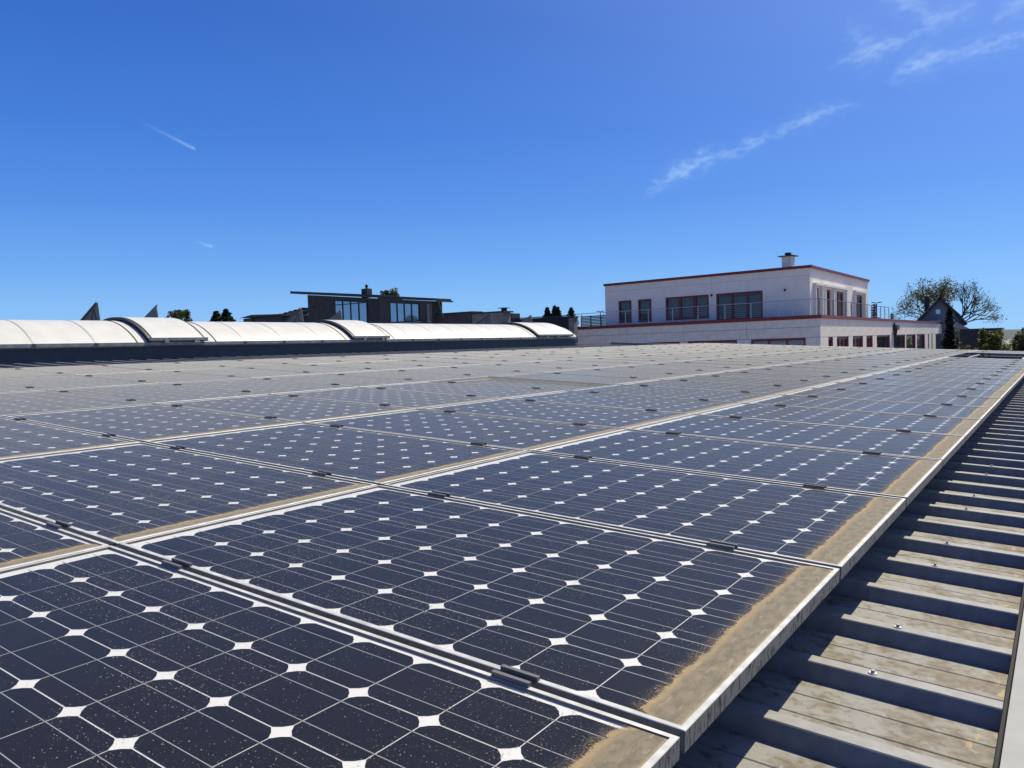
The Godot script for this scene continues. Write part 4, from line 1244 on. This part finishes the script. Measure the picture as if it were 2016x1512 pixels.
func conifer(label: String, at: Vector3, height: float, width: float, seed_: int, dense := 1.0, called := "conifer") -> void:
	rng.seed = seed_
	var t := thing(called, label, "tree", Transform3D(Basis.IDENTITY, at))
	var wood := start()
	tube(wood, Vector3.ZERO, Vector3(0, height * 0.97, 0), height * 0.018, 0.02, 6)
	piece("trunk", wood.commit(), M.bark, t)
	var lf := start()
	var levels := int(26 * dense)
	for k in levels:
		var f := k / float(levels)
		var y := height * (0.16 + 0.84 * f)
		var reach := width * (pow(1.0 - f, 0.95)) * rng.randf_range(0.55, 1.2) + 0.05
		var arms := 9
		for j in arms:
			var a := TAU * (j + rng.randf() * 0.7) / arms
			var d := Vector3(cos(a), 0, sin(a))
			var r := reach * rng.randf_range(0.65, 1.1)
			for s in 7:
				var g := (s + 0.4) / 7.0
				var c := Vector3(0, y - r * 0.30 * g + r * 0.12 * g * g, 0) + d * r * g
				leaf_cards(lf, c, Vector3(0.13, 0.08, 0.13) * (0.45 + width * 0.4), 5, 0.045 + 0.05 * width, 0.4)
	piece("crown", lf.commit(), M.needle, t)

func make_plants() -> void:
	conifer("left of two dark conifers behind the skylight's left half", Vector3(-103.5, 8.0, -70), 4.6, 3.0, 101, 1.0)
	conifer("right of two dark conifers behind the skylight's left half", Vector3(-101.1, 8.0, -70), 4.8, 3.2, 102, 1.0)
	conifer("leftmost conifer of the trio above the navy boarded wall", Vector3(-57.4, 7.4, -90), 3.7, 1.7, 103, 1.2)
	conifer("middle conifer of the trio above the navy boarded wall", Vector3(-56.5, 7.4, -90.5), 3.9, 1.6, 104, 1.2)
	conifer("rightmost conifer of the trio above the navy boarded wall", Vector3(-55.7, 7.4, -90), 3.65, 1.6, 105, 1.2)
	conifer("lone slim conifer above the pale grey pillar", Vector3(-53.6, 7.4, -90), 3.45, 1.5, 106, 1.2)
	conifer("dark conifer behind the side railing of the white building", Vector3(-17.1, 1.0, -95), 8.5, 1.5, 107)
	conifer("small dark conifer top left of the gabled house", Vector3(-19.4, 1.0, -120), 8.0, 1.0, 108)
	conifer("tall dark conifer in front of the gabled house", Vector3(-9.35, 0.0, -92), 8.6, 1.7, 109, 1.4)
	bush("round_tree", "round green treetop behind the left part of the skylight", Vector3(-96.5, 8.3, -60), Vector3(1.7, 2.0, 1.6), M.leaf, 6500, 0.15, 110, "tree")
	bush("treetop", "small treetop peeping over the skylight beside a wind deflector", Vector3(-52.2, 8.1, -32), Vector3(0.9, 0.55, 0.8), M.leaf, 1200, 0.08, 116, "tree")
	bush("pale_treetop", "pale blossoming treetop rising over the slanting flat roof", Vector3(-53.0, 9.1, -55), Vector3(1.6, 1.4, 1.0), M.leaf_pale, 3600, 0.11, 111, "tree")
	broadleaf("sparse_tree", "big half-bare spreading tree behind the gabled house", Vector3(-13.3, 1.6, -125), 14.0, 9.6, M.leaf_spring, 11, 0.13, 112, 0.72, 5, 0.10)
	bush("round_shrub", "large yellow-green bush in front of the grey flat-roofed block", Vector3(-4.75, 2.2, -80), Vector3(1.45, 1.95, 1.2), M.leaf_yellow, 9000, 0.11, 113)
	bush("leafy_shrub", "low loose shrub between dark conifer and yellow-green bush", Vector3(-6.3, 3.0, -75), Vector3(0.9, 0.95, 0.8), M.leaf_yellow, 2600, 0.10, 114)
	bush("edge_tree", "green tree at the right edge of the picture", Vector3(-2.6, 2.0, -85), Vector3(1.3, 2.0, 1.2), M.leaf_olive, 8000, 0.11, 115, "tree")
	for k in 11:
		var bx_ := -64.0 + k * 0.45
		if k < 3:
			bush("far_bush", ["leftmost small dark bush left of the dark flat-roofed house", "middle small dark bush left of the dark flat-roofed house", "rightmost small dark bush left of the dark flat-roofed house"][k], Vector3(-75.2 + k * 0.9, 8.9, -54), Vector3(0.7, 0.35, 0.5), M.needle, 600, 0.07, 120 + k)

func make_lamps_and_masts() -> void:
	for spec in [[Vector3(-38.14, 0, -70), 9.15, "slim two-armed street lamp behind the slatted screen"], [Vector3(-13.2, 0, -75), 8.72, "slim two-armed street lamp behind the side railing"]]:
		var t := thing("street_lamp", spec[2], "street lamp", Transform3D(Basis.IDENTITY, spec[0]), "two-armed street lamps")
		piece("pole", cyl(Vector3.ZERO, Vector3(0, spec[1] - 0.05, 0), 0.07, 0.04, 8), M.alu_dark, t)
		for s in [-1.0, 1.0]:
			piece("lamp_head", box(Vector3(s * 0.24, spec[1], 0), Vector3(0.34, 0.07, 0.2), Basis(Vector3.BACK, s * 0.12)), M.alu_dark, t)
	for spec in [[Vector3(-18.95, 0, -118), 9.5, "left thin antenna mast above the side parapet"], [Vector3(-16.6, 0, -112), 8.9, "right thin antenna mast above the side parapet"]]:
		var t := thing("antenna_mast", spec[2], "antenna", Transform3D(Basis.IDENTITY, spec[0]), "thin antenna masts")
		piece("pole", cyl(Vector3.ZERO, Vector3(0, spec[1], 0), 0.03, 0.02, 5), M.alu, t)
		piece("crossbar", box(Vector3(0.06, spec[1] - 0.1, 0), Vector3(0.3, 0.03, 0.03)), M.alu, t)

func make_land() -> void:
	var st := start()
	quad(st, Vector3(-3000, 0, 400), Vector3(3000, 0, 400), Vector3(3000, 0, -4000), Vector3(-3000, 0, -4000), Vector3.UP)
	piece("ground", st.commit(), M.ground, self).set_meta("kind", "structure")
	var n := FastNoiseLite.new()
	n.seed = 8
	n.frequency = 0.004
	st = start()
	var prev := []
	for k in 121:
		var x := -900.0 + k * 15.0
		var top := 7.5 + 6.0 * n.get_noise_1d(x) + 1.6 * n.get_noise_1d(x * 9.0) - 4.0 * smoothstep(-150.0, -420.0, x)
		var row := [Vector3(x, -0.5, -700), Vector3(x, top * 0.75, -760), Vector3(x, top, -820), Vector3(x, -0.5, -1000)]
		if prev:
			for j in 3:
				quad(st, prev[j], row[j], row[j + 1], prev[j + 1], Vector3(0, 1, 0.5 if j < 2 else -0.5))
		prev = row
	piece("hill", st.commit(), M.hill, self).set_meta("kind", "structure")

func make_treeline() -> void:
	# a far-off wood that reads as one mass
	rng.seed = 130
	var st := start()
	for k in 260:
		var x := rng.randf_range(-34.0, 24.0)
		leaf_cards(st, Vector3(x, rng.randf_range(1.0, 4.4), -160.0 + rng.randf_range(-6, 6)), Vector3(1.6, 1.3, 1.6), 90, 0.22, 0.45)
	var o := piece("treeline", st.commit(), M.leaf, self)
	o.set_meta("kind", "stuff")
	o.set_meta("label", "dark green wood far behind the shrubs at right")
	o.set_meta("category", "wood")

func make_dust() -> void:
	# the thin film of dust that lies on the glass
	# density rises row by row from the eave up the slope
	var beds := []
	var thickness := [6.2, 8.5, 13.0, 18.0, 22.0, 26.0]
	for k in range(1, 6):
		beds.append([Vector3(-UPWARD * (k + 0.5), -0.0016, -13.06), Vector3(UPWARD - 0.02, 0.002, 26.1), thickness[k]])
	beds.append([Vector3(-UPWARD * 0.5, -0.0016, -9.55), Vector3(UPWARD - 0.02, 0.002, 19.08), thickness[0]])
	beds.append([Vector3(-UPWARD * 0.5, -0.0016, -24.62), Vector3(UPWARD - 0.02, 0.002, 2.98), thickness[0]])
	for s in beds:
		var f := FogVolume.new()
		f.name = numbered("dust_film")
		f.size = s[1]
		f.transform = slope_frame() * Transform3D(Basis.IDENTITY, s[0])
		var m := FogMaterial.new()
		m.density = s[2]
		m.albedo = lin(0.97, 0.93, 0.80)
		f.material = m
		f.set_meta("kind", "stuff")
		f.set_meta("label", "thin film of dust lying on the solar panels")
		add_child(f)

# ------------------------------------------------------------------ scene
func _ready() -> void:
	rng.seed = 7
	var cam := Camera3D.new()
	cam.name = "camera"
	cam.transform = Transform3D(Basis(Vector3(0.81490509, -0.03120429, -0.57875382), Vector3(-0.00188614, 0.99840161, -0.05648592), Vector3(0.57959135, 0.04712227, 0.8135437)), Vector3(0.46240371, 5.78631938, 0.06317789))
	cam.fov = 52.471
	cam.near = 0.05
	cam.far = 6000.0
	add_child(cam)
	cam.current = true
	var we := WorldEnvironment.new()
	we.name = "world_environment"
	var env := Environment.new()
	env.background_mode = Environment.BG_SKY
	var sky := Sky.new()
	var sm := PanoramaSkyMaterial.new()
	sm.panorama = make_sky()
	sky.sky_material = sm
	env.sky = sky
	env.tonemap_mode = Environment.TONE_MAPPER_LINEAR
	env.tonemap_exposure = 1.4
	env.sdfgi_enabled = true
	env.ssao_enabled = true
	env.ssil_enabled = true
	env.volumetric_fog_enabled = true
	env.volumetric_fog_density = 0.0
	we.environment = env
	add_child(we)
	var sun := DirectionalLight3D.new()
	sun.name = "sun"
	sun.light_energy = 1.6
	sun.light_color = Color(1.0, 0.955, 0.83)
	sun.light_angular_distance = 0.53
	sun.shadow_enabled = true
	sun.transform = Transform3D(Basis.looking_at(-sun_dir, Vector3.UP), Vector3(0, 30, 0))
	add_child(sun)
	make_materials()
	make_land()
	make_hall()
	make_skylight()
	make_white_building()
	make_grey_house()
	make_left_houses()
	make_right_houses()
	make_panel_parts()
	make_panels()
	make_rails()
	make_plants()
	make_treeline()
	make_lamps_and_masts()
	make_dust()
